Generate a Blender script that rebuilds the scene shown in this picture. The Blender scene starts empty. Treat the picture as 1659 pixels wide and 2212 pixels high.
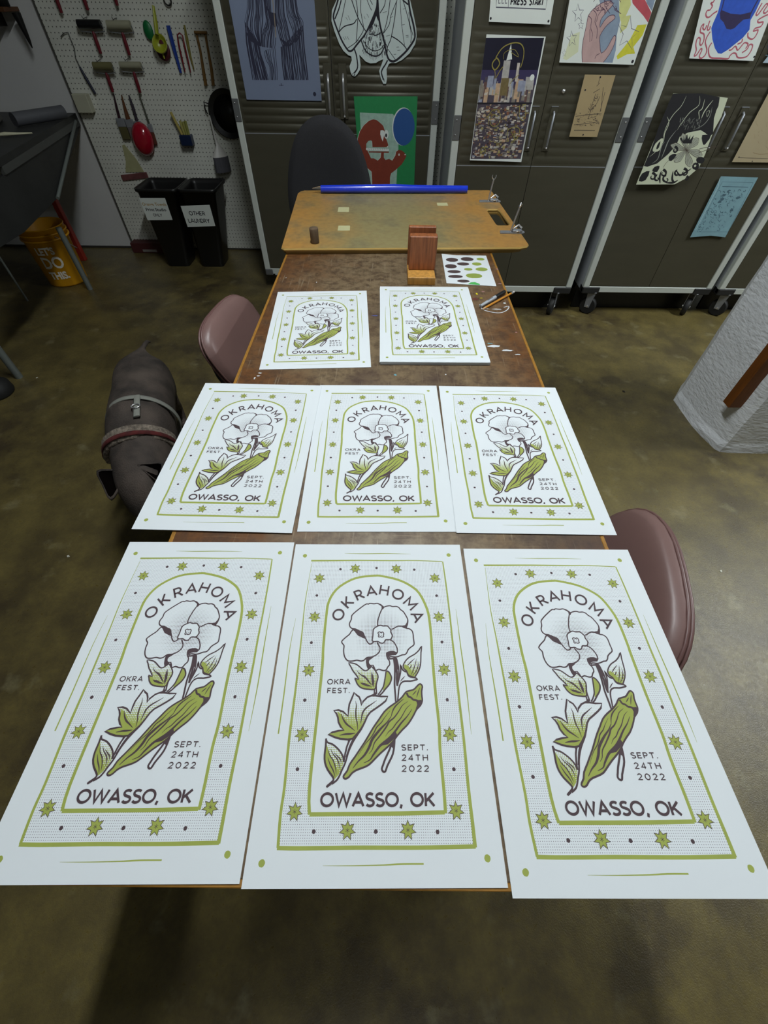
import bpy, bmesh, math, random
from mathutils import Vector, Matrix
from mathutils.geometry import tessellate_polygon
import numpy as np
random.seed(7)
PI = math.pi
S = bpy.context.scene
COL = S.collection
# ---------------------------------------------------------------- camera
F_PX, PITCH, ROLL = 895.16, math.radians(51.151), math.radians(0.767)
CZ, TZ = 1.40, 0.74            # eye height, table-top height
cam_d = bpy.data.cameras.new('camera'); cam = bpy.data.objects.new('camera', cam_d); COL.objects.link(cam)
cam_d.sensor_fit = 'HORIZONTAL'; cam_d.sensor_width = 36.0; cam_d.lens = F_PX / 1659 * 36.0
cam_d.clip_start = 0.02
cam.location = (0, 0, CZ)
cp, sp, cr, sr = math.cos(PITCH), math.sin(PITCH), math.cos(ROLL), math.sin(ROLL)
FW = Vector((0, cp, -sp)); U0 = Vector((0, sp, cp)); R0 = Vector((1, 0, 0))
RV = cr * R0 + sr * U0; UV_ = -sr * R0 + cr * U0
cam.matrix_world = Matrix(((RV.x, UV_.x, -FW.x, 0), (RV.y, UV_.y, -FW.y, 0), (RV.z, UV_.z, -FW.z, CZ), (0, 0, 0, 1)))
S.camera = cam
S.view_settings.view_transform = 'Standard'; S.view_settings.look = 'None'
S.view_settings.gamma = 1; S.view_settings.use_curve_mapping = False
S.view_settings.exposure = 0.0
# ---------------------------------------------------------------- world and lights
w = bpy.data.worlds.new('world'); S.world = w; w.use_nodes = True
w.node_tree.nodes['Background'].inputs[0].default_value = (0.75, 0.85, 1, 1)
w.node_tree.nodes['Background'].inputs[1].default_value = 0.02
CEIL = 3.3
# x, y, z, length, width, power, rotation z
TUBES = [(-0.02, 1.25, 3.0, 1.2, 0.12, 38, PI/2), (3.5, 1.5, 3.05, 1.2, 0.16, 88, PI/2), (0.3, -2.6, 3.05, 1.2, 0.12, 12, 0)]

# ---------------------------------------------------------------- helpers: rays, meshes, objects, materials
O3 = Vector((0, 0, CZ))
def ray(px, py): return FW + (px - 829.5) / F_PX * RV - (py - 1106) / F_PX * UV_
def atz(px, py, z=0.0): d = ray(px, py); return O3 + d * ((z - CZ) / d.z)
def aty(px, py, y): d = ray(px, py); return O3 + d * (y / d.y)

def srgb(h):
    if isinstance(h, str):
        c = [int(h[i:i+2], 16) / 255 for i in (0, 2, 4)]
    else: c = [v / 255 for v in h]
    return tuple((v / 12.92 if v <= 0.04045 else ((v + 0.055) / 1.055) ** 2.4) for v in c) + (1,)

class NT:
    def __init__(s, m): s.t = m.node_tree; s.n = s.t.nodes; s.l = s.t.links
    def new(s, k, **kw):
        x = s.n.new(k)
        for a, b in kw.items(): setattr(x, a, b)
        return x
    def link(s, a, b): s.l.new(a, b)
    def math(s, op, a, b=None):
        x = s.new('ShaderNodeMath', operation=op)
        for i, v in enumerate((a, b)):
            if v is None: continue
            if isinstance(v, (int, float)): x.inputs[i].default_value = v
            else: s.link(v, x.inputs[i])
        return x.outputs[0]
    def mix(s, f, a, b):
        x = s.new('ShaderNodeMix', data_type='RGBA')
        for i, v in ((0, f), (6, a), (7, b)):
            if isinstance(v, (int, float)): x.inputs[i].default_value = v
            elif isinstance(v, tuple): x.inputs[i].default_value = v
            else: s.link(v, x.inputs[i])
        return x.outputs[2]
    def ramp(s, f, p0, p1):
        x = s.new('ShaderNodeMapRange'); x.clamp = True
        s.link(f, x.inputs[0]); x.inputs[1].default_value = p0; x.inputs[2].default_value = p1
        return x.outputs[0]
    def noise(s, vec, scale, detail=4, rough=0.55):
        x = s.new('ShaderNodeTexNoise'); x.inputs['Scale'].default_value = scale
        x.inputs['Detail'].default_value = detail; x.inputs['Roughness'].default_value = rough
        s.link(vec, x.inputs['Vector']); return x.outputs['Fac']
    def scaled(s, vec, v):
        x = s.new('ShaderNodeMapping'); x.inputs['Scale'].default_value = v; s.link(vec, x.inputs[0]); return x.outputs[0]

MATS = {}
def mat(name, col, rough=0.5, metal=0.0, var=0.0, vscale=8, bump=0.0, bscale=60, spec=0.5, stretch=None, col2=None, coat=0):
    if name in MATS: return MATS[name]
    m = bpy.data.materials.new(name); m.use_nodes = True; t = NT(m)
    b = t.n['Principled BSDF']
    b.inputs['Roughness'].default_value = rough; b.inputs['Metallic'].default_value = metal
    b.inputs['Specular IOR Level'].default_value = spec; b.inputs['Coat Weight'].default_value = coat
    c = srgb(col); tc = t.new('ShaderNodeTexCoord').outputs['Object']
    v = t.scaled(tc, stretch) if stretch else tc
    c2 = srgb(col2) if col2 else tuple(x * (1 - var) for x in c[:3]) + (1,)
    f = t.ramp(t.noise(v, vscale), 0.3, 0.7)
    t.link(t.mix(f, c, c2) if (var or col2) else t.mix(f, c, tuple(x * 0.96 for x in c[:3]) + (1,)), b.inputs['Base Color'])
    if bump:
        bn = t.new('ShaderNodeBump'); bn.inputs['Strength'].default_value = bump; bn.inputs['Distance'].default_value = 0.002
        t.link(t.noise(v, bscale), bn.inputs['Height']); t.link(bn.outputs[0], b.inputs['Normal'])
    MATS[name] = m; return m

class MB:
    """collects shapes, then links them as one mesh object"""
    def __init__(s): s.v = []; s.f = []; s.m = []; s.sm = []; s.mats = []
    def mi(s, m):
        if m not in s.mats: s.mats.append(m)
        return s.mats.index(m)
    def add(s, vs, fs, m, smooth=False, M=None):
        o = len(s.v)
        for p in vs:
            p = Vector(p); s.v.append(tuple(M @ p) if M else tuple(p))
        k = s.mi(m)
        for f in fs: s.f.append([i + o for i in f]); s.m.append(k); s.sm.append(smooth)
        return s
    def bm(s, b, m, smooth=False, M=None):
        b.verts.ensure_lookup_table()
        return s.add([v.co.copy() for v in b.verts], [[v.index for v in f.verts] for f in b.faces], m, smooth, M)
    def box(s, a, b, m, bev=0.0, M=None, seg=1):
        q = bmesh.new(); bmesh.ops.create_cube(q, size=1)
        a = Vector(a); b = Vector(b)
        for v in q.verts: v.co = Vector(((a[i] + b[i]) / 2 + v.co[i] * (b[i] - a[i]) for i in range(3)))
        if bev: bmesh.ops.bevel(q, geom=q.edges[:], offset=bev, segments=seg, affect='EDGES', profile=0.5)
        q.verts.index_update(); s.bm(q, m, bev > 0 and seg > 1, M); q.free(); return s
    def tube(s, pts, r, m, n=10, M=None, cap=True, flat=1.0):
        pts = [Vector(p) for p in pts]; rs = r if isinstance(r, (list, tuple)) else [r] * len(pts)
        vs = []; up = None
        for i, p in enumerate(pts):
            t = (pts[min(i+1, len(pts)-1)] - pts[max(i-1, 0)]).normalized()
            if up is None: up = t.orthogonal().normalized() if abs(t.z) > 0.9 else t.cross(Vector((0, 0, 1))).normalized()
            a = (up - t * up.dot(t)).normalized(); up = a; bb = t.cross(a)
            for k in range(n):
                an = 2 * PI * k / n; vs.append(p + (a * math.cos(an) + bb * math.sin(an) * flat) * rs[i])
        fs = [[i*n+k, i*n+(k+1) % n, (i+1)*n+(k+1) % n, (i+1)*n+k] for i in range(len(pts)-1) for k in range(n)]
        s.add(vs, fs, m, True, M)
        if cap:
            s.add(vs[:n], [list(range(n))[::-1]], m, False, M); s.add(vs[-n:], [list(range(n))], m, False, M)
        return s
    def lathe(s, prof, m, n=24, M=None, sx=1, sy=1):
        vs = [(r * math.cos(2*PI*k/n) * sx, r * math.sin(2*PI*k/n) * sy, z) for r, z in prof for k in range(n)]
        fs = [[i*n+k, i*n+(k+1) % n, (i+1)*n+(k+1) % n, (i+1)*n+k] for i in range(len(prof)-1) for k in range(n)]
        return s.add(vs, fs, m, True, M)
    def prism(s, poly, z0, z1, m, M=None, smooth=False):
        n = len(poly); tri = tess(poly)
        vs = [(x, y, z0) for x, y in poly] + [(x, y, z1) for x, y in poly]
        area = sum(poly[i][0]*poly[(i+1) % n][1] - poly[(i+1) % n][0]*poly[i][1] for i in range(n))
        fs = [t[::-1] for t in tri] + [[i + n for i in t] for t in tri]
        fs += [[i, (i+1) % n, (i+1) % n + n, i + n] if area > 0 else [(i+1) % n, i, i + n, (i+1) % n + n] for i in range(n)]
        return s.add(vs, fs, m, smooth, M)
    def build(s, name, parent=None, loc=None, rot=None, bev=0):
        me = bpy.data.meshes.new(name); me.from_pydata(s.v, [], s.f)
        for m in s.mats: me.materials.append(m)
        me.polygons.foreach_set('material_index', s.m); me.polygons.foreach_set('use_smooth', s.sm); me.update()
        o = bpy.data.objects.new(name, me); COL.objects.link(o)
        if parent: o.parent = parent
        if loc is not None: o.location = loc
        if rot is not None: o.rotation_euler = rot
        if bev:
            bv = o.modifiers.new('bevel', 'BEVEL'); bv.width = bev; bv.segments = 2; bv.limit_method = 'ANGLE'
        return o

def tess(poly):
    n = len(poly); area = sum(poly[i][0]*poly[(i+1) % n][1] - poly[(i+1) % n][0]*poly[i][1] for i in range(n))
    out = []
    for t in tessellate_polygon([[Vector((x, y, 0)) for x, y in poly]]):
        a, b, c = [poly[i] for i in t]
        if (b[0]-a[0])*(c[1]-a[1]) - (c[0]-a[0])*(b[1]-a[1]) < 0: t = (t[0], t[2], t[1])
        out.append(list(t))
    return out

def tag(o, label, cat, group=None, kind=None):
    o['label'] = label; o['category'] = cat
    if group: o['group'] = group
    if kind: o['kind'] = kind
    return o
def struct(o): o['kind'] = 'structure'; return o
def thing(name, label, cat, loc=(0, 0, 0), rz=0, group=None):
    o = bpy.data.objects.new(name, None); COL.objects.link(o); o.location = loc; o.rotation_euler = (0, 0, rz)
    o.empty_display_size = 0.05
    return tag(o, label, cat, group)
def dup(root, loc=None, rz=None, label=None, group=None):
    def cp_(o, par):
        c = o.copy(); COL.objects.link(c); c.parent = par
        for ch in kids[o]: cp_(ch, c)
        return c
    kids = {}
    def walk(o): kids[o] = list(o.children); [walk(k) for k in kids[o]]
    walk(root); r = cp_(root, None)
    if loc is not None: r.location = loc
    if rz is not None: r.rotation_euler = (0, 0, rz)
    if label: r['label'] = label
    if group: r['group'] = group
    return r

def crom(P, k=4, closed=False):
    P = [Vector(p) for p in P]; n = len(P); out = []
    rng = range(n if closed else n - 1)
    for i in rng:
        p0 = P[(i-1) % n] if (closed or i > 0) else P[0]; p1 = P[i]; p2 = P[(i+1) % n]
        p3 = P[(i+2) % n] if (closed or i + 2 < n) else P[-1]
        for j in range(k):
            t = j / k
            out.append(0.5 * ((2*p1) + (-p0+p2)*t + (2*p0-5*p1+4*p2-p3)*t*t + (-p0+3*p1-3*p2+p3)*t**3))
    if not closed: out.append(P[-1])
    return out

class Sheet:
    """flat printed sheet: shapes are laid in the sheet's own plane (u right, v up), print layers stacked a hair apart"""
    def __init__(s, mp, flat_xy=True): s.mb = MB(); s.mp = mp; s.xy = flat_xy; s.k = 1e-5
    def P(s, u, v, h): return (u, v, h) if s.xy else (u, -h, v)
    def paper(s, pts, m, th, px=True):
        q = [s.mp(*p) if px else p for p in pts]; n = len(q); tri = tess(q)
        area = sum(q[i][0]*q[(i+1) % n][1] - q[(i+1) % n][0]*q[i][1] for i in range(n))
        if area < 0: q = q[::-1]; tri = tess(q)
        vs = [s.P(u, v, 0) for u, v in q] + [s.P(u, v, th) for u, v in q]
        fs = [t[::-1] for t in tri] + [[i + n for i in t] for t in tri] + [[i, (i+1) % n, (i+1) % n + n, i + n] for i in range(n)]
        s.mb.add(vs, fs, m); s.h = th + 2e-5; return s
    def fill(s, pts, m, px=True, smooth=0):
        q = [s.mp(*p) if px else tuple(p[:2]) for p in pts]
        if smooth: q = [(p[0], p[1]) for p in crom([(a, b, 0) for a, b in q], smooth, True)]
        s.h += 2e-6; s.mb.add([s.P(u, v, s.h) for u, v in q], tess(q), m); return s
    def stroke(s, pts, wd, m, px=True, closed=False, smooth=3, taper=None):
        q = [s.mp(*p) if px else tuple(p[:2]) for p in pts]
        if smooth: q = [(p[0], p[1]) for p in crom([(a, b, 0) for a, b in q], smooth, closed)]
        n = len(q); s.h += 2e-6; vs = []
        for i, (x, y) in enumerate(q):
            a = q[(i-1) % n] if (closed or i > 0) else q[0]; b = q[(i+1) % n] if (closed or i < n-1) else q[-1]
            dx, dy = b[0]-a[0], b[1]-a[1]; L = math.hypot(dx, dy) or 1; t = i / max(1, n-1)
            if taper is None: ww = wd
            elif taper == 'both': ww = wd * (0.18 + 0.82 * math.sin(PI * t))
            elif taper == 'start': ww = wd * (0.15 + 0.85 * min(1, t * 1.6))
            elif taper == 'end': ww = wd * (0.15 + 0.85 * min(1, (1-t) * 1.6))
            else: ww = wd * (taper[0] + (taper[1] - taper[0]) * t)
            nx, ny = -dy / L * ww / 2, dx / L * ww / 2
            vs += [s.P(x + nx, y + ny, s.h), s.P(x - nx, y - ny, s.h)]
        N = n if closed else n - 1
        fs = [[2*i, 2*i+1, (2*(i+1)+1) % (2*n), (2*(i+1)) % (2*n)] for i in range(N)]
        s.mb.add(vs, fs, m); return s
    def disc(s, c, r, m, px=True, ry=None, n=14, wob=0):
        u, v = s.mp(*c) if px else c
        q = [(u + r*math.cos(2*PI*k/n)*(1+random.uniform(-wob, wob)), v + (ry or r)*math.sin(2*PI*k/n)*(1+random.uniform(-wob, wob))) for k in range(n)]
        return s.fill(q, m, px=False)
    def text(s, st, c, h, m, wt, ang=0, track=0.22, px=True, width=None, align=0.5):
        u, v = s.mp(*c) if px else c
        tot = sum(GL[ch][0] for ch in st) + track * (len(st) - 1)
        sx = h if width is None else width / tot
        x = -tot * sx * align
        for ch in st:
            wch, strokes = GL[ch]
            for pl in strokes:
                cl = pl[0] == 'c'; pp = pl[1:] if cl else pl
                q = [((x + a * sx), (b - 0.5) * h) for a, b in pp]
                q = [(u + a*math.cos(ang) - b*math.sin(ang), v + a*math.sin(ang) + b*math.cos(ang)) for a, b in q]
                s.seg(q, wt, m, cl)
            x += (wch + track) * sx
        return s
    def seg(s, q, wd, m, closed):
        n = len(q); s.h += 2e-6; vs = []
        for i in range(n):
            a = q[(i-1) % n] if (closed or i > 0) else None; b = q[(i+1) % n] if (closed or i < n-1) else None
            p = q[i]; d1 = d2 = None
            if a: d1 = Vector((p[0]-a[0], p[1]-a[1])).normalized()
            if b: d2 = Vector((b[0]-p[0], b[1]-p[1])).normalized()
            d1 = d1 or d2; d2 = d2 or d1
            n1 = Vector((-d1.y, d1.x)); n2 = Vector((-d2.y, d2.x)); mm = (n1 + n2)
            mm = mm.normalized() if mm.length > 1e-3 else n1
            k = min(2.2, 1 / max(0.3, mm.dot(n1))) * wd / 2
            vs += [s.P(p[0] + mm.x*k, p[1] + mm.y*k, s.h), s.P(p[0] - mm.x*k, p[1] - mm.y*k, s.h)]
        N = n if closed else n - 1
        s.mb.add(vs, [[2*i, 2*i+1, (2*(i+1)+1) % (2*n), (2*(i+1)) % (2*n)] for i in range(N)], m)

def arc(cx, cy, rx, ry, a0, a1, n=12):
    return [(cx + rx*math.cos(math.radians(a0 + (a1-a0)*i/n)), cy + ry*math.sin(math.radians(a0 + (a1-a0)*i/n))) for i in range(n+1)]
_S = arc(.34, .74, .28, .22, 35, 262, 10) + arc(.34, .255, .30, .235, 82, -150, 11)
_2 = arc(.33, .70, .28, .27, 165, -30, 10) + [(.04, .045), (.64, .045)]
_P = [(.05, 0), (.05, .96), (.34, .96)] + arc(.36, .70, .24, .26, 80, -80, 8) + [(.05, .44)]
GL = {'O': (1.02, [['c'] + arc(.51, .5, .46, .47, 0, 345, 23)]), '0': (.80, [['c'] + arc(.40, .5, .35, .46, 0, 345, 23)]),
 'K': (.74, [[(.05, 0), (.05, 1)], [(.70, 1), (.08, .38)], [(.26, .56), (.72, 0)]]),
 'R': (.72, [_P, [(.34, .44), (.68, 0)]]), 'P': (.66, [_P]),
 'A': (.92, [[(.04, 0), (.46, .97), (.88, 0)], [(.20, .30), (.72, .30)]]),
 'H': (.80, [[(.05, 0), (.05, 1)], [(.75, 0), (.75, 1)], [(.05, .5), (.75, .5)]]),
 'M': (.96, [[(.05, 0), (.05, .95), (.48, .30), (.91, .95), (.91, 0)]]),
 'W': (1.24, [[(.03, 1), (.32, .04), (.62, .95), (.92, .04), (1.21, 1)]]),
 'S': (.66, [_S]), 'F': (.60, [[(.58, .95), (.05, .95), (.05, 0)], [(.05, .48), (.50, .48)]]),
 'E': (.62, [[(.60, .95), (.05, .95), (.05, .05), (.60, .05)], [(.05, .5), (.54, .5)]]),
 'T': (.70, [[(.0, .95), (.70, .95)], [(.35, .95), (.35, 0)]]),
 '2': (.66, [_2]), '4': (.72, [[(.52, 0), (.52, .95), (.03, .27), (.70, .27)]]),
 'L': (.58, [[(.05, 1), (.05, .05), (.56, .05)]]), 'D': (.78, [['c', (.05, .05), (.05, .95), (.32, .95)] + arc(.34, .5, .38, .45, 80, -80, 9) + [(.32, .05)]]),
 'N': (.80, [[(.05, 0), (.05, .97), (.75, .03), (.75, 1)]]), 'Y': (.78, [[(.03, 1), (.39, .46), (.75, 1)], [(.39, .46), (.39, 0)]]),
 'U': (.76, [[(.05, 1), (.05, .34)] + arc(.38, .34, .33, .30, 180, 360, 9) + [(.71, 1)]]), 'I': (.14, [[(.07, 0), (.07, 1)]]),
 "'": (.12, [[(.07, 1), (.05, .75)]]), '.': (.14, [[(.02, .07), (.14, .07)]]), ',': (.16, [[(.12, .13), (.04, -.16)]]), ' ': (.42, [])}

def fontmesh(st, size, m, mb, M, bold=0.0):
    cu = bpy.data.curves.new('t', 'FONT'); cu.body = st; cu.size = size; cu.align_x = 'CENTER'; cu.offset = bold; cu.resolution_u = 3
    o = bpy.data.objects.new('t', cu); COL.objects.link(o)
    me = bpy.data.meshes.new_from_object(o.evaluated_get(bpy.context.evaluated_depsgraph_get()))
    mb.add([v.co.copy() for v in me.vertices], [list(p.vertices) for p in me.polygons], m, False, M)
    bpy.data.objects.remove(o); bpy.data.curves.remove(cu); bpy.data.meshes.remove(me)

# ---------------------------------------------------------------- materials
PAPER = mat('paper', 'e2e8eb', 0.75, var=0.02, vscale=3)
INKG = mat('green_ink', 'a2ad50', 0.7, var=0.10, vscale=30)
INKB = mat('brown_ink', '4c3a3f', 0.7, var=0.12, vscale=60)
def halftone(name, ink, spacing, mode, base='e2e8eb', lo=1.0, hi=1.0, c=(0, 0), d0=0, d1=1, ang=0):
    m = bpy.data.materials.new(name); m.use_nodes = True; t = NT(m); b = t.n['Principled BSDF']; b.inputs['Roughness'].default_value = 0.75
    tc = t.new('ShaderNodeTexCoord').outputs['Object']; sx = t.new('ShaderNodeSeparateXYZ'); t.link(tc, sx.inputs[0])
    X, Y = sx.outputs[0], sx.outputs[1]; k = 2 * PI / spacing
    v = t.math('ADD', t.math('COSINE', t.math('MULTIPLY', X, k)), t.math('COSINE', t.math('MULTIPLY', Y, k)))
    if mode == 'flat': T = lo
    elif mode == 'radial':
        d = t.math('SQRT', t.math('ADD', t.math('POWER', t.math('SUBTRACT', X, c[0]), 2.0), t.math('POWER', t.math('SUBTRACT', Y, c[1]), 2.0)))
        mr = t.new('ShaderNodeMapRange'); t.link(d, mr.inputs[0])
        for i, q in ((1, d0), (2, d1), (3, lo), (4, hi)): mr.inputs[i].default_value = q
        T = mr.outputs[0]
    else:
        mr = t.new('ShaderNodeMapRange'); t.link(Y, mr.inputs[0])
        for i, q in ((1, d0), (2, d1), (3, lo), (4, hi)): mr.inputs[i].default_value = q
        T = mr.outputs[0]
    f = t.math('GREATER_THAN', v, T)
    t.link(t.mix(f, srgb(base), srgb(ink)), b.inputs['Base Color']); return m

# worn brown work-table top
def table_mat():
    m = bpy.data.materials.new('worn_tabletop'); m.use_nodes = True; t = NT(m); b = t.n['Principled BSDF']
    tc = t.new('ShaderNodeTexCoord').outputs['Object']; sx = t.new('ShaderNodeSeparateXYZ'); t.link(tc, sx.inputs[0])
    n1 = t.noise(tc, 4.5, 6, 0.62); n2 = t.noise(tc, 30, 5, 0.7); n3 = t.noise(t.scaled(tc, (60, 2.5, 1)), 3, 3)
    n4 = t.noise(t.scaled(tc, (2, 45, 1)), 4, 3)
    ax = t.math('ABSOLUTE', t.math('ADD', sx.outputs[0], -0.02))
    wear = t.ramp(t.math('ADD', t.math('MULTIPLY', ax, -1.6), t.math('ADD', t.math('MULTIPLY', n1, 1.1), t.math('MULTIPLY', n2, 0.25))), 0.02, 0.42)
    c = t.mix(wear, srgb('6a4320'), srgb('7c694e'))
    c = t.mix(t.ramp(n2, 0.42, 0.62), c, t.mix(0.7, c, srgb('3e2716')))
    c = t.mix(t.math('MULTIPLY', t.ramp(n3, 0.62, 0.70), 0.5), c, srgb('9a8a70'))
    c = t.mix(t.math('MULTIPLY', t.ramp(n4, 0.62, 0.70), 0.4), c, srgb('9a8464'))
    c = t.mix(t.math('MULTIPLY', t.ramp(t.noise(tc, 2.3, 3), 0.58, 0.68), 0.6), c, srgb('3e2c28'))
    t.link(c, b.inputs['Base Color']); t.link(t.math('ADD', t.math('MULTIPLY', n2, 0.35), 0.28), b.inputs['Roughness'])
    bn = t.new('ShaderNodeBump'); bn.inputs['Strength'].default_value = 0.25; bn.inputs['Distance'].default_value = 0.001
    t.link(n2, bn.inputs['Height']); t.link(bn.outputs[0], b.inputs['Normal']); return m
def floor_mat():
    m = bpy.data.materials.new('sealed_concrete'); m.use_nodes = True; t = NT(m); b = t.n['Principled BSDF']
    tc = t.new('ShaderNodeTexCoord').outputs['Object']
    n1 = t.noise(tc, 1.1, 5, 0.6); n2 = t.noise(tc, 5.5, 6, 0.65); n3 = t.noise(tc, 70, 4, 0.7)
    c = t.mix(t.ramp(n1, 0.36, 0.64), srgb('665b36'), srgb('493f2c'))
    c = t.mix(t.ramp(n2, 0.40, 0.66), c, srgb('786b3e'))
    c = t.mix(t.math('MULTIPLY', t.ramp(t.noise(t.scaled(tc, (1, 1, 1)), 9, 4), 0.60, 0.72), 0.4), c, srgb('9c9570'))
    c = t.mix(t.math('MULTIPLY', t.ramp(n3, 0.35, 0.7), 0.35), c, srgb('3b3426'))
    t.link(c, b.inputs['Base Color'])
    t.link(t.math('ADD', t.math('MULTIPLY', n3, 0.35), 0.15), b.inputs['Roughness'])
    bn = t.new('ShaderNodeBump'); bn.inputs['Strength'].default_value = 0.8; bn.inputs['Distance'].default_value = 0.0010
    t.link(t.math('ADD', t.math('MULTIPLY', n3, 0.25), t.noise(tc, 260, 3, 0.7)), bn.inputs['Height']); t.link(bn.outputs[0], b.inputs['Normal']); return m
def peg_mat():
    m = bpy.data.materials.new('pegboard'); m.use_nodes = True; t = NT(m); b = t.n['Principled BSDF']; b.inputs['Roughness'].default_value = 0.6
    tc = t.new('ShaderNodeTexCoord').outputs['Object']; sx = t.new('ShaderNodeSeparateXYZ'); t.link(tc, sx.inputs[0])
    def cell(o): return t.math('SUBTRACT', t.math('FRACT', t.math('MULTIPLY', t.math('ADD', o, 10.0), 1/0.0254)), 0.5)
    d = t.math('SQRT', t.math('ADD', t.math('POWER', cell(sx.outputs[0]), 2.0), t.math('POWER', cell(sx.outputs[2]), 2.0)))
    hole = t.math('LESS_THAN', d, 0.13)
    n = t.ramp(t.noise(tc, 3), 0.35, 0.65)
    t.link(t.mix(hole, t.mix(n, srgb('dcddd2'), srgb('cccdc2')), srgb('5a5a52')), b.inputs['Base Color']); return m
TABLE, FLOOR, PEG = table_mat(), floor_mat(), peg_mat()
WALL = mat('white_wall', 'd2d2cf', 0.65, var=0.05, vscale=2)
CEILM = mat('ceiling_paint', '8c8c88', 0.8)
POST = mat('aluminium_post', 'c2c7bf', 0.5, 0.1, var=0.05)
BRKT = mat('bracket_grey', '666868', 0.4, 0.3)
DOOR = mat('cabinet_bronze', '4e4b3d', 0.42, 0.25, var=0.12, vscale=3, bump=0.12, bscale=9, stretch=(1, 1, 6))
SIDE = mat('cabinet_side', 'b0b4b8', 0.5, 0.2, var=0.1)
BLACK = mat('black_plastic', '121212', 0.4)
RUBBER = mat('black_rubber', '1b1b1a', 0.65, var=0.3)
CHROME = mat('chrome', 'd4d4d4', 0.25, 0.75)
STEEL = mat('brushed_steel', 'a4a8ae', 0.4, 0.5, var=0.15)
DARKMET = mat('dark_metal', '2c2d2c', 0.5, 0.5)

# ---------------------------------------------------------------- the room
struct(MB().box((-4.6, -4, -0.1), (6.5, 4.2, 0), FLOOR).build('floor'))
struct(MB().box((-4.6, -4, CEIL), (6.5, 4.2, CEIL + 0.1), CEILM).build('ceiling'))
struct(MB().box((-4.6, 4.08, 0), (6.5, 4.2, CEIL), WALL).build('wall_back'))
struct(MB().box((-4.7, -4, 0), (-4.6, 4.2, CEIL), mat('side_wall', '6f6f6c', 0.8)).build('wall_left'))
struct(MB().box((6.5, -4, 0), (6.6, 4.2, CEIL), MATS['side_wall']).build('wall_right'))
struct(MB().box((-4.6, -4.1, 0), (6.5, -4, CEIL), MATS['side_wall']).build('wall_front'))
struct(MB().box((-4.5, 4.065, 0), (-0.1, 4.08, 0.012), mat('dark_seam', '35322c', 0.7)).build('trim_1'))
peg = struct(MB().box((-2.215, 4.062, 0.012), (6.4, 4.08, 2.4), PEG).build('wall_back_panel'))
struct(MB().box((-2.225, 4.058, 0.012), (-2.215, 4.08, 2.4), mat('panel_edge', '4c4b44', 0.7)).build('trim_2'))
for i, (x, y, z, L, W, P, r) in enumerate(TUBES):
    t = thing('ceiling_light', ['long tube light over the work table', 'long tube light over the open floor to the right', 'long tube light behind the photographer'][i], 'ceiling light', (x, y, z), r)
    MB().box((-L/2 - .04, -W/2 - .03, 0.03), (L/2 + .04, W/2 + .03, 0.09), POST, 0.006).build('housing', t)
    for sx in (-1, 1): MB().tube([(sx*(L/2 - .1), 0, .0905), (sx*(L/2 - .1), 0, CEIL - z)], .004, POST).build('hanger', t)
    em = bpy.data.materials.new('lamp_glow'); em.use_nodes = True; e = em.node_tree.nodes['Principled BSDF']
    e.inputs['Emission Color'].default_value = (0.86, 0.95, 1, 1)
    e.inputs['Emission Strength'].default_value = P / (PI * 2 * PI * 0.02 * L) * 0.35
    for k in (-1, 1):
        MB().tube([(-L/2, k * W/4, 0.01), (L/2, k * W/4, 0.01)], 0.016, em).build('lamp_tube', t)
    ld = bpy.data.lights.new('lamp', 'AREA'); ld.shape = 'RECTANGLE'; ld.size = L; ld.size_y = W; ld.energy = P; ld.color = (0.93, 0.98, 1.0)
    lo = bpy.data.objects.new('lamp', ld); COL.objects.link(lo); lo.parent = t; lo.location = (0, 0, -0.012)

# ---------------------------------------------------------------- the work table
t = thing('work_table', 'long worn brown work table with an orange wood edge, covered in posters', 'table', (0.009, -0.041, 0))
TW, TL = 0.424, 2.45
EDGE = mat('orange_wood_edge', 'a9772c', 0.45, var=0.25, vscale=20, stretch=(4, 4, 4))
MB().box((-TW + .008, 0.008, TZ - .03), (TW - .008, TL - .008, TZ), TABLE, 0.0015).build('tabletop', t)
e = MB()
for a, b in (((-TW, 0, TZ - .032), (-TW + .008, TL, TZ - .0006)), ((TW - .008, 0, TZ - .032), (TW, TL, TZ - .0006)), ((-TW + .008, 0, TZ - .032), (TW - .008, .008, TZ - .0006)), ((-TW + .008, TL - .008, TZ - .032), (TW - .008, TL, TZ - .0006))):
    e.box(a, b, EDGE, 0.001)
e.build('edging', t)
MB().box((-TW + .05, .06, TZ - .10), (TW - .05, TL - .06, TZ - .03), mat('dark_wood', '3b2a1c', 0.6)).build('apron', t)
for x in (-TW + .07, TW - .07):
    for y in (.09, TL - .09):
        MB().box((x - .025, y - .025, 0), (x + .025, y + .025, TZ - .10), DARKMET, 0.004).build('leg', t)
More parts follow.
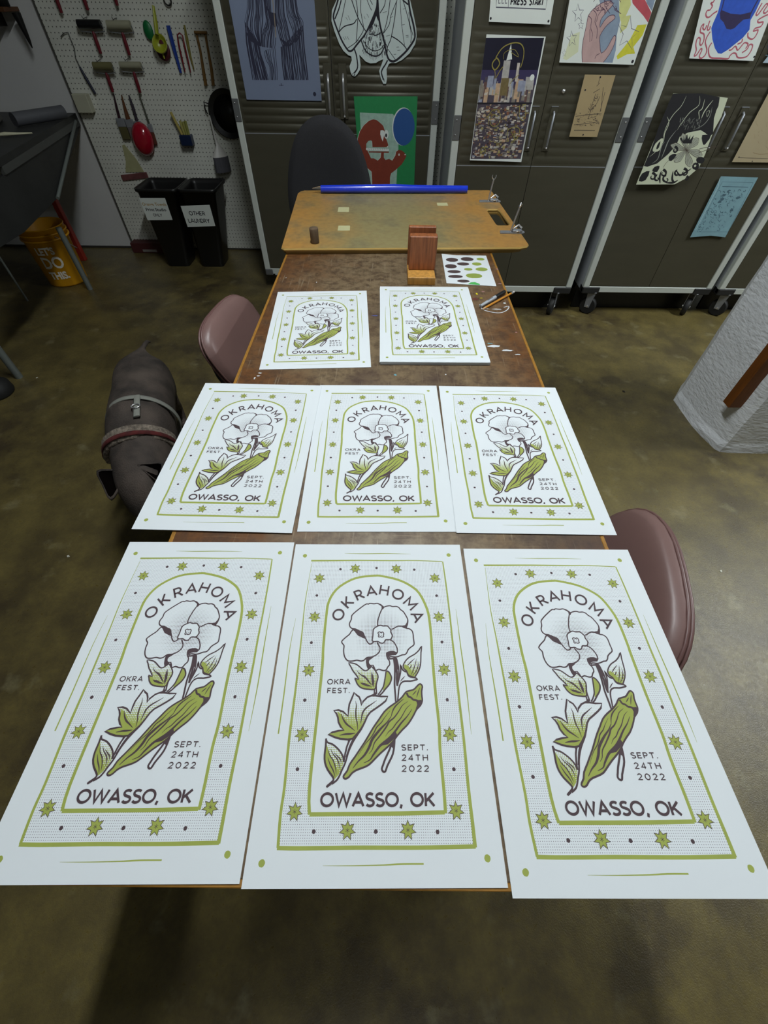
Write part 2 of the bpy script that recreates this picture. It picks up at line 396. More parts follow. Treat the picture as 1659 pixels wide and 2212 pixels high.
# dried paint on the table top
def blob(mb, cx, cy, r, m, z, n=16, wob=0.4, sx=1, sy=1):
    q = [(cx + r*sx*math.cos(2*PI*k/n)*(1+random.uniform(-wob, wob)), cy + r*sy*math.sin(2*PI*k/n)*(1+random.uniform(-wob, wob))) for k in range(n)]
    mb.add([(x, y, z) for x, y in q], tess(q), m)
PW = mat('white_paint', 'dfe4e8', 0.25, coat=0.5); PY = mat('yellow_paint', 'e8d800', 0.3); PB = mat('blue_paint', '5a64a8', 0.5); PP = mat('pink_paint', 'b88a8c', 0.5)
mb = MB()
def tabp(px, py): q = atz(px, py, TZ); return q.x - 0.009, q.y + 0.041
for px, py, r, m, sx, sy in ((1075, 668, .004, PW, 4, 1), (1090, 655, .003, PW, 1.5, 1.5), (1048, 667, .003, PW, 3, 1), (1070, 748, .008, PW, 2.4, .9), (1095, 757, .006, PW, 3, .7), (1118, 766, .004, PW, 2, .6), (1058, 742, .004, mat('teal_paint', '6fb0b8', .4), 2, .6),
        (1030, 635, .0035, PY, 1, 2), (1040, 644, .003, PY, 2, .7), (1026, 646, .007, mat('maroon_paint', '6a3330', .4), 1.5, 1), (810, 682, .008, PB, 1.4, .4), (1074, 581, .004, PP, 1, 1.6), (1080, 613, .005, PP, 1.5, .7), (1044, 630, .004, PP, 1.6, .6), (854, 810, .004, mat('sky_paint', '6aa7b4', .4), 1, 1), (963, 809, .0022, PW, 1, 1), (618, 600, .0018, PW, 1, 2), (684, 610, .0016, PW, 1, 3), (826, 607, .0016, PW, 4, .5), (1115, 718, .003, PP, 1, 1), (558, 812, .0025, PW, 2, 1), (562, 806, .0025, PW, 2, 1), (550, 817, .0025, PW, 1, 2), (795, 620, .0012, PW, 1, 1)):
    x, y = tabp(px, py)
    mb = MB(); blob(mb, x, y, r, m, TZ + .0003 + random.random() * 1e-5, sx=sx, sy=sy); mb.build('paint_spill', t)
arcp = [tabp(*p) for p in ((1036, 658), (1042, 668), (1060, 674), (1080, 676), (1095, 670), (1099, 662), (1088, 664))]
q = [Vector((a, b, TZ + .0004)) for a, b in arcp]; mb = MB(); mb.tube(crom(q, 4), .0022, PW, 6, flat=0.2)
mb.build('paint_spill', t)

# ---------------------------------------------------------------- the festival posters
PWD, PHT = 0.3146, 0.4896
def homog(src, dst):
    A = []
    for (x, y), (u, v) in zip(src, dst):
        A.append([x, y, 1, 0, 0, 0, -u*x, -u*y, -u]); A.append([0, 0, 0, x, y, 1, -v*x, -v*y, -v])
    return np.linalg.svd(np.array(A))[2][-1].reshape(3, 3)
HM = homog([(641.5, 1176.5), (996, 1176.5), (1096.5, 1916), (519.8, 1922.6)], [(-PWD/2, PHT/2), (PWD/2, PHT/2), (PWD/2, -PHT/2), (-PWD/2, -PHT/2)])
def loc(px, py):
    q = HM @ np.array([px, py, 1.0]); return (q[0]/q[2], q[1]/q[2])
CR = {'A': (680, 1280, 5.925), 'B': (680, 1480, 5.925)}
def cl(k, pts): x0, y0, s = CR[k]; return [(x0 + a/s, y0 + b/s) for a, b in pts]
s = Sheet(loc)
s.paper([(-PWD/2, -PHT/2), (PWD/2, -PHT/2), (PWD/2, PHT/2), (-PWD/2, PHT/2)], PAPER, 0.0012, px=False)
HB = halftone('border_dots', '6b6470', 0.00275, 'flat', lo=1.52)
ARCH = [(668.8, 1761), (668.8, 1703.7), (685.4, 1552), (698, 1440), (700, 1399), (706.8, 1332), (712.7, 1300), (728.8, 1274.5), (754, 1256.8), (779.4, 1247.5), (813, 1244), (828.4, 1245), (862, 1252.6), (887.5, 1264.4), (907.8, 1281.3), (924.6, 1315), (930.5, 1345), (934, 1382.5), (934.5, 1400), (941, 1484.4), (949.7, 1568.8), (951.4, 1620), (958.8, 1700), (962.6, 1756)]
OUT = [(674.8, 1213), (959, 1213.5), (1025, 1829), (599.7, 1833)]
# dotted band between the outer frame and the arch
s.fill([OUT[0], OUT[1], OUT[2], OUT[3]], HB)
s.fill(ARCH, PAPER)
MM = 0.001
s.stroke([(674.8, 1212), (720, 1211.6), (780, 1211), (850, 1211.4), (900, 1211), (958, 1213)], 3.6*MM, INKG, taper=(1, .45))
s.stroke([(676, 1218), (668, 1262), (660, 1310), (655, 1360), (650.5, 1400), (641, 1480), (633, 1540), (625, 1600), (615, 1700), (606, 1760), (600, 1833)], 3.6*MM, INKG, taper='start')
s.stroke([(959, 1213), (966, 1262), (974, 1330), (980, 1390), (986, 1440), (993, 1510), (1003, 1600), (1012, 1700), (1021, 1780), (1026, 1829)], 3.7*MM, INKG, taper=(.6, 1.25))
s.stroke([(598, 1833.5), (640, 1834), (700, 1833), (770, 1831.5), (850, 1831), (930, 1830), (1027, 1827)], 4.3*MM, INKG)
s.stroke(ARCH, 4.2*MM, INKG, smooth=3)
s.stroke([(669, 1760.5), (720, 1759.5), (790, 1758.5), (870, 1757), (961, 1754)], 4.6*MM, INKG)
s.stroke([(747.3, 1196), (790, 1196.6), (840, 1196), (890, 1197)], 1.6*MM, INKG, taper='both')
s.stroke([(696.9, 1871), (760, 1870.6), (830, 1868.5), (870, 1866), (914.9, 1865.4)], 1.6*MM, INKG, taper='start')
s.stroke([(641, 1336), (628, 1400), (614.5, 1501), (601.9, 1587)], 1.9*MM, INKG, taper='start')
s.stroke([(987, 1315), (997.4, 1400), (1008.8, 1484.4), (1018.9, 1585.7)], 1.9*MM, INKG, taper='both')
for c in ((661.3, 1201.4), (971.9, 1199), (564.7, 1866.9), (1052.3, 1852.3)): s.disc(c, 3.9*MM, INKG, wob=.05)
for c in ((738, 1230.3), (816.2, 1227.3), (897.6, 1230.6), (686.6, 1287.2), (674.4, 1389.3), (659.6, 1513.6), (643, 1663), (945.7, 1286.7), (956.7, 1386.8), (967.4, 1511.4), (981, 1661), (677.6, 1797.5), (811.8, 1796.6), (945.2, 1796.6)):
    s.disc(c, 2.5*MM, INKB, n=9, wob=.08)
for c in ((692.5, 1250), (770.1, 1229), (858.8, 1229.3), (941.9, 1248.9), (681.5, 1333.6), (668.2, 1449), (653.3, 1588.2), (950.3, 1332.7), (961.2, 1446.4), (972.8, 1585.7), (636.5, 1755.1), (985.5, 1750.5), (750.5, 1794.4), (881.3, 1792.9)):
    u, v = loc(*c); st = []
    for k in range(14):
        a = PI/2 + k * PI/7; r = (10.2 if k % 2 == 0 else 5.4) * MM; st.append((u + r*math.cos(a)*(-1 if c[0] > 815 else 1), v + r*math.sin(a)))
    s.fill(st, INKG, px=False); s.seg(st, 0.7*MM, INKB, True)
    for k in range(3):
        a = PI/2 + k*PI/3; s.seg([(u - 2.6*MM*math.cos(a), v - 2.6*MM*math.sin(a)), (u + 2.6*MM*math.cos(a), v + 2.6*MM*math.sin(a))], .5*MM, INKB, False)
# flower
LW = 2.05*MM
fc = loc(680 + 860/5.925, 1280 + 540/5.925)
HF = halftone('petal_dots', '5d4b50', 0.0024, 'radial', lo=0.45, hi=1.88, c=fc, d0=.012, d1=.046)
PET = [(505, 475), (465, 445), (457, 400), (480, 350), (487, 300), (530, 255), (600, 200), (670, 155), (720, 142), (770, 148), (815, 142), (850, 160), (890, 188), (930, 178), (975, 172), (1010, 182), (1055, 180), (1090, 195), (1110, 220), (1145, 245), (1175, 290), (1200, 340), (1205, 380), (1195, 420), (1185, 458), (1220, 465), (1255, 490), (1270, 530), (1275, 590), (1283, 655), (1270, 680), (1235, 705), (1205, 735), (1190, 770), (1165, 795), (1130, 800), (1080, 820), (1040, 825), (955, 835), (970, 880), (968, 930), (945, 955), (920, 995), (880, 1000), (830, 985), (790, 1000), (755, 930), (700, 890), (680, 835), (640, 870), (600, 880), (550, 870), (500, 880), (440, 880), (405, 850), (385, 800), (380, 740), (385, 685), (360, 650), (360, 625), (400, 585), (455, 540), (480, 500)]
s.fill(cl('A', PET), HF)
def A(pts, w=1.0, c=INKB, **k): s.stroke(cl('A', pts), LW*w, c, **k)
def B(pts, w=1.0, c=INKB, **k): s.stroke(cl('B', pts), LW*w, c, **k)
A([(505, 475), (465, 445), (457, 400), (480, 350), (487, 300), (530, 255), (600, 200), (670, 152), (700, 152), (720, 142), (770, 148), (815, 142), (850, 160), (890, 190)])
s.fill(cl('A', [(820, 138), (860, 150), (908, 190), (885, 222), (868, 205), (868, 180), (845, 158)]), INKB)
A([(878, 205), (850, 265), (835, 310), (820, 360), (815, 400), (820, 430)])
A([(895, 192), (930, 178), (975, 172), (1010, 182), (1055, 180), (1090, 195), (1110, 220), (1145, 245), (1175, 290), (1200, 340), (1203, 380), (1195, 420), (1180, 455)])
s.fill(cl('A', [(1198, 340), (1210, 370), (1195, 440), (1192, 468), (1155, 458), (1125, 442), (1090, 442), (1130, 426), (1168, 420), (1190, 385)]), INKB)
A([(1130, 434), (1090, 432), (1050, 445), (1020, 465), (995, 472)])
A([(1185, 462), (1220, 465), (1255, 490), (1270, 530), (1275, 590), (1283, 655), (1270, 680), (1235, 705), (1205, 735), (1190, 770), (1165, 795), (1130, 800), (1080, 820), (1040, 827), (985, 822), (955, 838)])
s.fill(cl('A', [(480, 465), (530, 462), (590, 490), (632, 508), (655, 560), (662, 598), (600, 572), (560, 552), (520, 500)]), INKB, smooth=2)
A([(655, 575), (675, 620), (700, 655), (725, 662), (750, 650), (762, 635)])
A([(505, 478), (480, 502), (455, 540), (400, 585), (360, 625), (360, 650), (385, 685), (380, 740), (385, 800), (405, 850), (440, 880), (500, 880), (550, 870), (600, 880), (640, 870), (680, 835), (740, 828), (800, 800), (840, 755), (845, 710), (830, 680), (808, 640)])
A([(980, 607), (1020, 635), (1050, 680), (1068, 730), (1065, 770), (1040, 800)])
s.fill(cl('A', [(932, 765), (980, 750), (1030, 752), (1062, 775), (1040, 803), (1000, 805), (960, 822), (942, 858), (928, 830), (922, 790)]), INKB, smooth=2)
s.fill(cl('A', [(668, 845), (700, 832), (770, 825), (740, 850), (712, 868), (703, 890), (708, 912), (722, 928), (758, 928), (720, 955), (690, 988), (672, 945), (664, 890)]), INKB)
A([(752, 930), (770, 962), (790, 1000), (830, 985), (880, 1000), (920, 995), (945, 955), (968, 925), (965, 880), (945, 850)])
CEN = [(760, 490), (775, 460), (805, 440), (850, 422), (885, 432), (940, 432), (965, 455), (985, 480), (985, 510), (1002, 545), (998, 578), (975, 605), (920, 607), (900, 640), (875, 652), (845, 645), (815, 628), (770, 632), (748, 615), (755, 560)]
s.fill(cl('A', CEN), PAPER); A(CEN, closed=True)
A([(820, 520), (840, 506), (860, 515), (882, 508), (895, 530), (890, 550), (893, 567), (868, 575), (850, 568), (833, 575), (825, 560), (832, 545)], .8, closed=True)
for a, b in ((845, 530), (868, 530), (845, 553), (868, 553)): s.disc(cl('A', [(a, b)])[0], .7*MM, INKB, n=8)
# upper leaves and stems
yv = lambda k, y: loc(*cl(k, [(800, y)])[0])[1]
HL1 = halftone('leaf_dots', 'a2ad50', 0.0024, 'vert', lo=-1.4, hi=1.6, d0=yv('A', 1180), d1=yv('A', 930))
HL2 = halftone('leaf_dots', 'a2ad50', 0.0024, 'vert', lo=-1.5, hi=1.7, d0=yv('B', 520), d1=yv('B', 230))
HL3 = halftone('leaf_dots', 'a2ad50', 0.0024, 'vert', lo=-1.2, hi=1.1, d0=yv('B', 1120), d1=yv('B', 760))
HL4 = halftone('leaf_dots', 'a2ad50', 0.0024, 'vert', lo=-1.2, hi=1.7, d0=yv('A', 1040), d1=yv('A', 860))
LF = [(445, 905), (500, 910), (545, 925), (590, 960), (630, 995), (665, 1005), (700, 985), (738, 952), (760, 975), (790, 1010), (818, 1065), (815, 1110), (797, 1170), (790, 1210), (770, 1245), (700, 1242), (640, 1235), (590, 1215), (550, 1170), (535, 1130), (520, 1100), (572, 1115), (540, 1060), (500, 1010), (470, 950)]
s.fill(cl('A', LF), HL1)
s.fill(cl('A', [(535, 1112), (575, 1118), (600, 1150), (660, 1165), (740, 1210), (755, 1238), (640, 1232), (590, 1212), (550, 1165)]), INKG)
A(LF, closed=True, smooth=2)
s.fill(cl('A', [(548, 988), (565, 1020), (600, 1050), (650, 1068), (685, 1105), (715, 1150), (748, 1200), (700, 1160), (660, 1110), (620, 1080), (580, 1050), (555, 1020)]), INKB)
s.fill(cl('A', [(738, 1015), (758, 1070), (772, 1140), (760, 1215), (742, 1180), (732, 1110), (732, 1060)]), INKB)
s.fill(cl('A', [(588, 1158), (640, 1160), (700, 1185), (748, 1208), (680, 1205), (620, 1185)]), INKB)
A([(772, 1245), (770, 1300)]); A([(815, 1110), (795, 1190), (800, 1300)], 1.1)
s.fill(cl('A', [(925, 1008), (965, 1030), (988, 1085), (983, 1130), (960, 1180), (900, 1248), (880, 1255), (895, 1180), (908, 1110), (915, 1050)]), INKG)
A([(925, 1005), (960, 1022), (990, 1082), (985, 1130), (960, 1182), (915, 1235), (870, 1290), (835, 1320)], 1.1)
A([(922, 1008), (912, 1080), (898, 1160), (885, 1210), (850, 1270), (815, 1312)])
A([(948, 852), (1000, 848), (1055, 838)], 1.2); A([(1035, 845), (1050, 900), (1052, 990)], 3.4, smooth=4); A([(1050, 960), (1062, 1040), (1060, 1110), (1066, 1195)], 1.6)
A([(1022, 860), (1034, 950), (1034, 1060), (1030, 1180), (1040, 1310), (1045, 1400)], 1.3); A([(1062, 870), (1082, 960), (1086, 1060), (1078, 1130), (1066, 1198)], 1.1)
A([(1066, 1420), (1078, 1300), (1088, 1220), (1112, 1162), (1160, 1135), (1230, 1135), (1290, 1122), (1322, 1112), (1290, 1090), (1230, 1080), (1202, 1055), (1198, 1018), (1165, 1012), (1130, 985), (1105, 920), (1110, 1000), (1095, 1080), (1070, 1170)], 1.1, smooth=2)
A([(1165, 1070), (1130, 1108), (1102, 1142)], .7, taper='both')
BUD = [(1378, 685), (1345, 738), (1290, 790), (1220, 830), (1170, 880), (1142, 935), (1150, 975), (1185, 1005), (1200, 1050), (1245, 1078), (1285, 1085), (1305, 1060), (1340, 1000), (1362, 930), (1368, 850), (1370, 770)]
s.fill(cl('A', BUD), HL4)
s.fill(cl('A', [(1150, 930), (1180, 925), (1215, 950), (1250, 1010), (1290, 1040), (1270, 1080), (1220, 1060), (1195, 1010), (1155, 975)]), INKG)
A(BUD, closed=True, smooth=2)
s.fill(cl('A', [(1195, 1010), (1215, 1055), (1300, 1085), (1310, 1100), (1235, 1085), (1200, 1060)]), INKB)
for q in ([(1290, 845), (1230, 900), (1190, 945)], [(1312, 848), (1292, 930), (1272, 990), (1240, 1060)], [(1332, 885), (1330, 950), (1300, 1020), (1262, 1065)], [(1252, 922), (1235, 960), (1215, 975)]): A(q, .8, taper='both')
# big leaf
BL = [(513, 100), (540, 130), (575, 155), (595, 200), (607, 262), (625, 215), (680, 160), (750, 130), (800, 140), (860, 148), (942, 148), (915, 205), (860, 250), (790, 300), (720, 348), (680, 400), (640, 490), (600, 562), (550, 625), (490, 690), (430, 700), (330, 692), (260, 672), (178, 635), (230, 610), (310, 590), (378, 580), (340, 540), (310, 480), (303, 420), (285, 370), (252, 332), (310, 325), (370, 345), (433, 402), (440, 320), (450, 250), (480, 180)]
s.fill(cl('B', BL), HL2)
s.fill(cl('B', [(300, 352), (340, 372), (400, 440), (440, 510), (520, 530), (590, 500), (610, 530), (570, 600), (500, 680), (430, 692), (330, 684), (200, 637), (300, 602), (385, 588), (350, 540), (320, 480)]), INKG)
B(BL, 1.25, closed=True, smooth=1)
for q, ww in (([(530, 205), (540, 270), (532, 340), (535, 420), (552, 500), (555, 580)], 1), ([(800, 200), (730, 250), (660, 300), (620, 360), (605, 430), (592, 500)], 1.2), ([(345, 370), (370, 440), (410, 500), (460, 540), (520, 590)], 1.2), ([(320, 648), (400, 632), (460, 628), (525, 618)], 1.3)): B(q, ww, taper='both')
B([(770, 130), (790, 100)], 2.2); s.fill(cl('B', [(680, 150), (750, 118), (860, 140), (945, 140), (930, 155), (860, 160), (790, 150), (740, 150)]), INKB)
# long stem and low leaf
B([(640, 490), (600, 570), (545, 650), (490, 740), (440, 850), (415, 930), (390, 1010), (352, 1090), (322, 1160), (290, 1215), (250, 1250), (215, 1272)], 1.15)
B([(455, 700), (420, 780), (402, 850), (386, 920), (375, 990)], 1.2); B([(500, 690), (460, 770), (425, 870), (405, 930)], .9)
s.fill(cl('B', [(430, 695), (480, 690), (450, 730), (425, 780)]), INKB)
LL = [(150, 688), (165, 738), (230, 762), (290, 810), (340, 870), (368, 930), (375, 990), (345, 1080), (310, 1150), (262, 1205), (240, 1195), (220, 1160), (170, 1090), (135, 1000), (130, 900), (145, 780)]
s.fill(cl('B', LL), HL3)
s.fill(cl('B', [(158, 760), (180, 850), (215, 950), (270, 1050), (315, 1100), (300, 1160), (262, 1200), (220, 1150), (172, 1085), (140, 1000), (137, 900)]), INKG)
B(LL[:7], 1.15, smooth=2); B([(150, 690), (145, 780), (130, 900), (135, 1000), (170, 1090), (220, 1160), (242, 1200), (232, 1235), (155, 1305)], 1.25, smooth=2)
s.fill(cl('B', [(238, 1210), (212, 1238), (158, 1283), (144, 1305), (160, 1322), (205, 1288), (222, 1262)]), INKB)
for q in ([(175, 818), (195, 900), (240, 970), (268, 1060), (278, 1150)], [(170, 930), (200, 1020), (240, 1100), (262, 1180)], [(205, 820), (240, 890), (290, 950), (315, 1020), (318, 1085)], [(250, 868), (300, 920), (335, 960), (340, 1005)]): B(q, .85, taper='both')
# okra pod
POD = [(1340, -8), (1362, -14), (1378, 0), (1386, 25), (1376, 80), (1380, 150), (1384, 200), (1360, 260), (1310, 312), (1280, 370), (1240, 440), (1190, 510), (1130, 570), (1060, 650), (1010, 720), (940, 790), (850, 870), (780, 940), (700, 1020), (620, 1060), (540, 1090), (480, 1130), (440, 1180), (400, 1203), (372, 1190), (375, 1160), (420, 1100), (450, 1020), (520, 920), (580, 830), (640, 740), (700, 640), (760, 540), (830, 440), (900, 340), (980, 270), (1060, 215), (1130, 150), (1180, 85), (1270, 60), (1310, 22)]
s.fill(cl('B', POD), INKG); B(POD, 1.15, closed=True, smooth=2)
s.fill(cl('B', [(1385, 190), (1384, 215), (1355, 270), (1305, 325), (1300, 300), (1318, 250), (1312, 222), (1300, 200), (1340, 208)]), INKB)
B([(1185, 100), (1205, 145), (1240, 160), (1265, 185), (1300, 192), (1330, 205), (1372, 202)], 1.4)
B([(1355, 30), (1330, 95), (1310, 162)], .7, taper='both'); B([(1310, 70), (1285, 100), (1258, 130)], .7, taper='both')
for q, ww in (([(970, 330), (900, 420), (860, 480), (800, 540), (770, 600), (720, 680), (650, 760), (555, 915)], .8), ([(985, 400), (930, 480), (860, 550), (800, 620), (740, 700), (700, 800), (640, 900), (560, 980), (490, 1070)], 1.8),
    ([(1150, 175), (1060, 250), (1010, 320), (980, 420)], 1), ([(1200, 210), (1130, 260), (1080, 340), (1020, 420), (960, 470), (920, 540), (840, 650), (770, 740), (740, 830), (695, 885)], 1.1),
    ([(1240, 245), (1180, 300), (1110, 420), (1050, 490), (1000, 560), (950, 600), (910, 660)], .8), ([(1250, 310), (1190, 400), (1110, 490), (1030, 600), (960, 680), (850, 770), (800, 830), (750, 900), (710, 960), (630, 1000)], 1.6)):
    B(q, ww, taper='both')
s.fill(cl('B', [(1060, 640), (1000, 710), (940, 760), (850, 780), (930, 720), (1000, 640), (1040, 590)]), INKB)
B([(990, 750), (960, 830), (905, 950), (880, 1020), (862, 1075), (880, 1108), (908, 1105), (930, 1040), (970, 960), (1005, 880), (1022, 780), (1028, 690)], 1.3, smooth=2)
s.fill(cl('B', [(955, 780), (1000, 720), (1035, 670), (1034, 740), (1008, 810), (985, 790)]), INKB)
# lettering
def hmm(x, y0, y1): a = loc(x, y0); b = loc(x, y1); return math.hypot(a[0]-b[0], a[1]-b[1])
def line(st, x0, x1, y0, y1, wt, tr=.22):
    a = loc(x0, (y0+y1)/2); b = loc(x1, (y0+y1)/2)
    s.text(st, ((a[0]+b[0])/2, (a[1]+b[1])/2), hmm((x0+x1)/2, y0, y1), INKB, wt, px=False, width=b[0]-a[0], track=tr)
k = 5.925
line('OWASSO, OK', 680+78/k, 680+1532/k, 1480+1382/k, 1480+1550/k, 3.0*MM, .13)
line('SEPT.', 680+1115/k, 680+1450/k, 1480+762/k, 1480+833/k, 1.25*MM, .28)
line('24TH', 680+1120/k, 680+1452/k, 1480+890/k, 1480+965/k, 1.25*MM, .40)
line('2022', 680+1120/k, 680+1462/k, 1480+1028/k, 1480+1105/k, 1.25*MM, .42)
line('OKRA', 680+170/k, 680+465/k, 1280+1115/k, 1280+1178/k, 1.25*MM, .26)
line('FEST.', 680+170/k, 680+455/k, 1280+1228/k, 1280+1290/k, 1.25*MM, .26)
for ch, c, a in (('O', (733.3, 1328.5), 62), ('K', (752.8, 1301.8), 47), ('R', (778.5, 1285.3), 25), ('A', (804.9, 1277), 9), ('H', (832.6, 1275.4), -9), ('O', (862.2, 1284.3), -27), ('M', (888.9, 1304), -46), ('A', (904.4, 1331.9), -66)):
    s.text(ch, c, 18.6*MM, INKB, 3.0*MM, math.radians(a), width=GL[ch][0]*19.8*MM)
# where each poster lies: x, y, turn, level
PL = {'F1': (-.49349, .31160, .763, 0), 'F2': (-.01186, .31132, .725, 0), 'F3': (.47222, .30271, .464, 0), 'M1': (-.50369, 1.09056, -.859, 2), 'M2': (-.02463, 1.09892, .839, 0),
      'M3': (.45533, 1.09741, -.098, 1), 'B1': (-.32511, 1.95817, 3.607, 0), 'B2': (.20680, 1.99907, .987, 0)}
LAB = {'F1': 'white okra festival poster at the left of the nearest row', 'F2': 'white okra festival poster in the middle of the nearest row', 'F3': 'white okra festival poster at the right of the nearest row',
       'M1': 'white okra festival poster at the left of the middle row', 'M2': 'white okra festival poster in the centre of the middle row', 'M3': 'white okra festival poster at the right of the middle row',
       'B1': 'single okra festival poster lying farthest left, in the far row of two', 'B2': 'okra festival poster topping the thick stack of sheets'}
first = None
NSH = 7
for kx, (x, y, th, lv) in PL.items():
    z = TZ + .0002 + lv * .0013 + (NSH * .00125 if kx == 'B2' else 0)
    if first is None: o = first = s.mb.build('poster')
    else: o = first.copy(); COL.objects.link(o)
    o.location = (x * .66, y * .66, z); o.rotation_euler = (0, 0, math.radians(th))
    if kx == 'M1': o.rotation_euler = (0, 0, math.radians(th))
    tag(o, LAB[kx], 'poster', 'okra festival posters laid out on the table')
sh0 = None
for i in range(NSH):
    if sh0 is None: o = sh0 = MB().box((-PWD/2, -PHT/2, 0), (PWD/2, PHT/2, .0012), PAPER).build('paper_sheet')
    else: o = sh0.copy(); COL.objects.link(o)
    o.location = (.2068*.66 + random.uniform(-.0012, .0012), 1.99907*.66 + random.uniform(-.0012, .0012), TZ + .0002 + i * .00125)
    o.rotation_euler = (0, 0, math.radians(.987 + random.uniform(-.25, .25)))
    tag(o, 'white sheet in the stack under the farthest right okra poster', 'paper sheet', 'sheets in the poster stack')

# ---------------------------------------------------------------- drawing board at the far end with what lies on it
def board_mat():
    m = bpy.data.materials.new('stained_board'); m.use_nodes = True; t = NT(m); b = t.n['Principled BSDF']; b.inputs['Roughness'].default_value = 0.42
    tc = t.new('ShaderNodeTexCoord').outputs['Object']; sx = t.new('ShaderNodeSeparateXYZ'); t.link(tc, sx.inputs[0])
    n1 = t.noise(tc, 5, 5, .6); n2 = t.noise(tc, 40, 4)
    cx = t.math('ABSOLUTE', t.math('SUBTRACT', sx.outputs[0], .46)); mid = t.ramp(t.math('ADD', t.math('MULTIPLY', cx, -2.2), t.math('MULTIPLY', n1, 1.3)), -.35, .35)
    c = t.mix(mid, srgb('bd8c46'), srgb('9c8f60')); c = t.mix(t.math('MULTIPLY', t.ramp(n1, .50, .64), .5), c, srgb('6b6a56')); c = t.mix(t.math('MULTIPLY', t.ramp(n2, .4, .7), .3), c, srgb('7c5c30'))
    t.link(c, b.inputs['Base Color']); return m
BOARD = board_mat(); BEDGE = mat('board_edge', 'dbb668', 0.4, var=0.2, vscale=20, stretch=(1, 6, 20))
BZ = TZ + .0225
bd = thing('drawing_board', 'orange-brown stained wooden drawing board with a hand slot, on the table end', 'drawing board', (-.428, 1.868, TZ + .0005), math.radians(2.9))
BW, BD = 1.015, .80
def rrect(x0, y0, x1, y1, r, n=5):
    out = []
    for cx, cy, a0 in ((x1-r, y0+r, -90), (x1-r, y1-r, 0), (x0+r, y1-r, 90), (x0+r, y0+r, 180)):
        out += arc(cx, cy, r, r, a0, a0+90, n)
    return out
outer = [(.012, 0), (BW-.045, 0), (BW-.012, .012), (BW, .03), (BW, BD-.012), (BW-.012, BD), (.03, BD), (.012, BD-.015), (0, BD-.05), (0, .015)]
def bl(px, py):
    p = atz(px, py, BZ) - Vector((-.428, 1.868, BZ)); c_, s_ = math.cos(math.radians(2.9)), math.sin(math.radians(2.9)); return (p.x*c_ + p.y*s_, -p.x*s_ + p.y*c_)
hole = [bl(*p) for p in ((1075, 487), (1097, 487), (1102, 484), (1080, 455), (1075, 451.5), (1055, 451.5), (1051, 454), (1071, 484))]
bb = bmesh.new()
def ringface(b, o_, h_, z):
    vo = [b.verts.new((x, y, z)) for x, y in o_]; vh = [b.verts.new((x, y, z)) for x, y in h_]
    ed = [b.edges.new((v[i], v[(i+1) % len(v)])) for v in (vo, vh) for i in range(len(v))]
    bmesh.ops.triangle_fill(b, edges=ed, use_beauty=True); return vo, vh
def slab(o_, h_, z0, z1, inset, m1, m2):
    q = MB(); b = bmesh.new(); vo, vh = ringface(b, o_, h_, z1)
    bmesh.ops.recalc_face_normals(b, faces=b.faces)
    if b.faces[:][0].normal.z < 0: bmesh.ops.reverse_faces(b, faces=b.faces)
    b.verts.index_update(); q.bm(b, m1); b.free()
    for ring, sg in ((o_, 1), (h_, -1)):
        n = len(ring); c = Vector((sum(p[0] for p in ring)/n, sum(p[1] for p in ring)/n))
        lo = [(p[0], p[1], z0) for p in ring]; md = []
        for p in ring:
            d = Vector((p[0]-c.x, p[1]-c.y)).normalized() * inset * sg; md.append((p[0]+d.x, p[1]+d.y, (z0+z1)/2))
        hi = [(p[0], p[1], z1) for p in ring]
        q.add(lo + md + hi, [[k_*n+i, k_*n+(i+1) % n, (k_+1)*n+(i+1) % n, (k_+1)*n+i][::sg] for k_ in (0, 1) for i in range(n)], m2)
    q.prism(o_[:1] + o_[1:], z0 - 1e-4, z0 - 1e-4 + 1e-5, m2) if False else None
    return q
slab(outer, hole[::-1], .0115, .022, .003, BOARD, BEDGE).build('board_panel', bd)
slab([(x + (.006 if x < .5 else -.02), y + (.006 if y < .4 else -.006)) for x, y in outer], hole[::-1], .0, .0112, .001, BEDGE, mat('board_edge_low', 'a08040', .5)).build('base_panel', bd)
def on_board(px, py): p = atz(px, py, BZ); return p
for i, (px, py, w_, d_) in enumerate(((742, 453, .0265, .040), (743, 493, .0265, .034), (955.5, 441.5, .0265, .026))):
    p = on_board(px, py); h_ = w_
    o = MB().prism([(-h_/1, -d_/1.1), (h_, -d_/1.1 + .001), (h_ - .0006, d_/1.1), (-h_ + .001, d_/1.1)], 0, .0004, mat('masking_tape', 'cfcb9a', .7)).build('masking_tape', None, (p.x, p.y, BZ + .0002), (0, 0, .03))
    tag(o, ['pale yellow tape piece nearer the back left of the board', 'pale yellow tape piece in front of another, nearest the cork', 'pale yellow tape piece at the back right of the board'][i], 'tape', 'tape pieces on the drawing board')
p = on_board(680, 527)
ck = MB().lathe([(0, 0), (.017, 0), (.0178, .004), (.0175, .028), (.0182, .05), (.0165, .054), (0, .054)], mat('bark_wood', '76614a', .85, var=.5, vscale=30, bump=1, bscale=60, stretch=(1, 1, .3)), 14).build('wood_peg', None, (p.x, p.y + .012, BZ + .0002), (0, 0, .4))
tag(ck, 'short dark round wooden peg standing on the left of the drawing board', 'wooden peg')
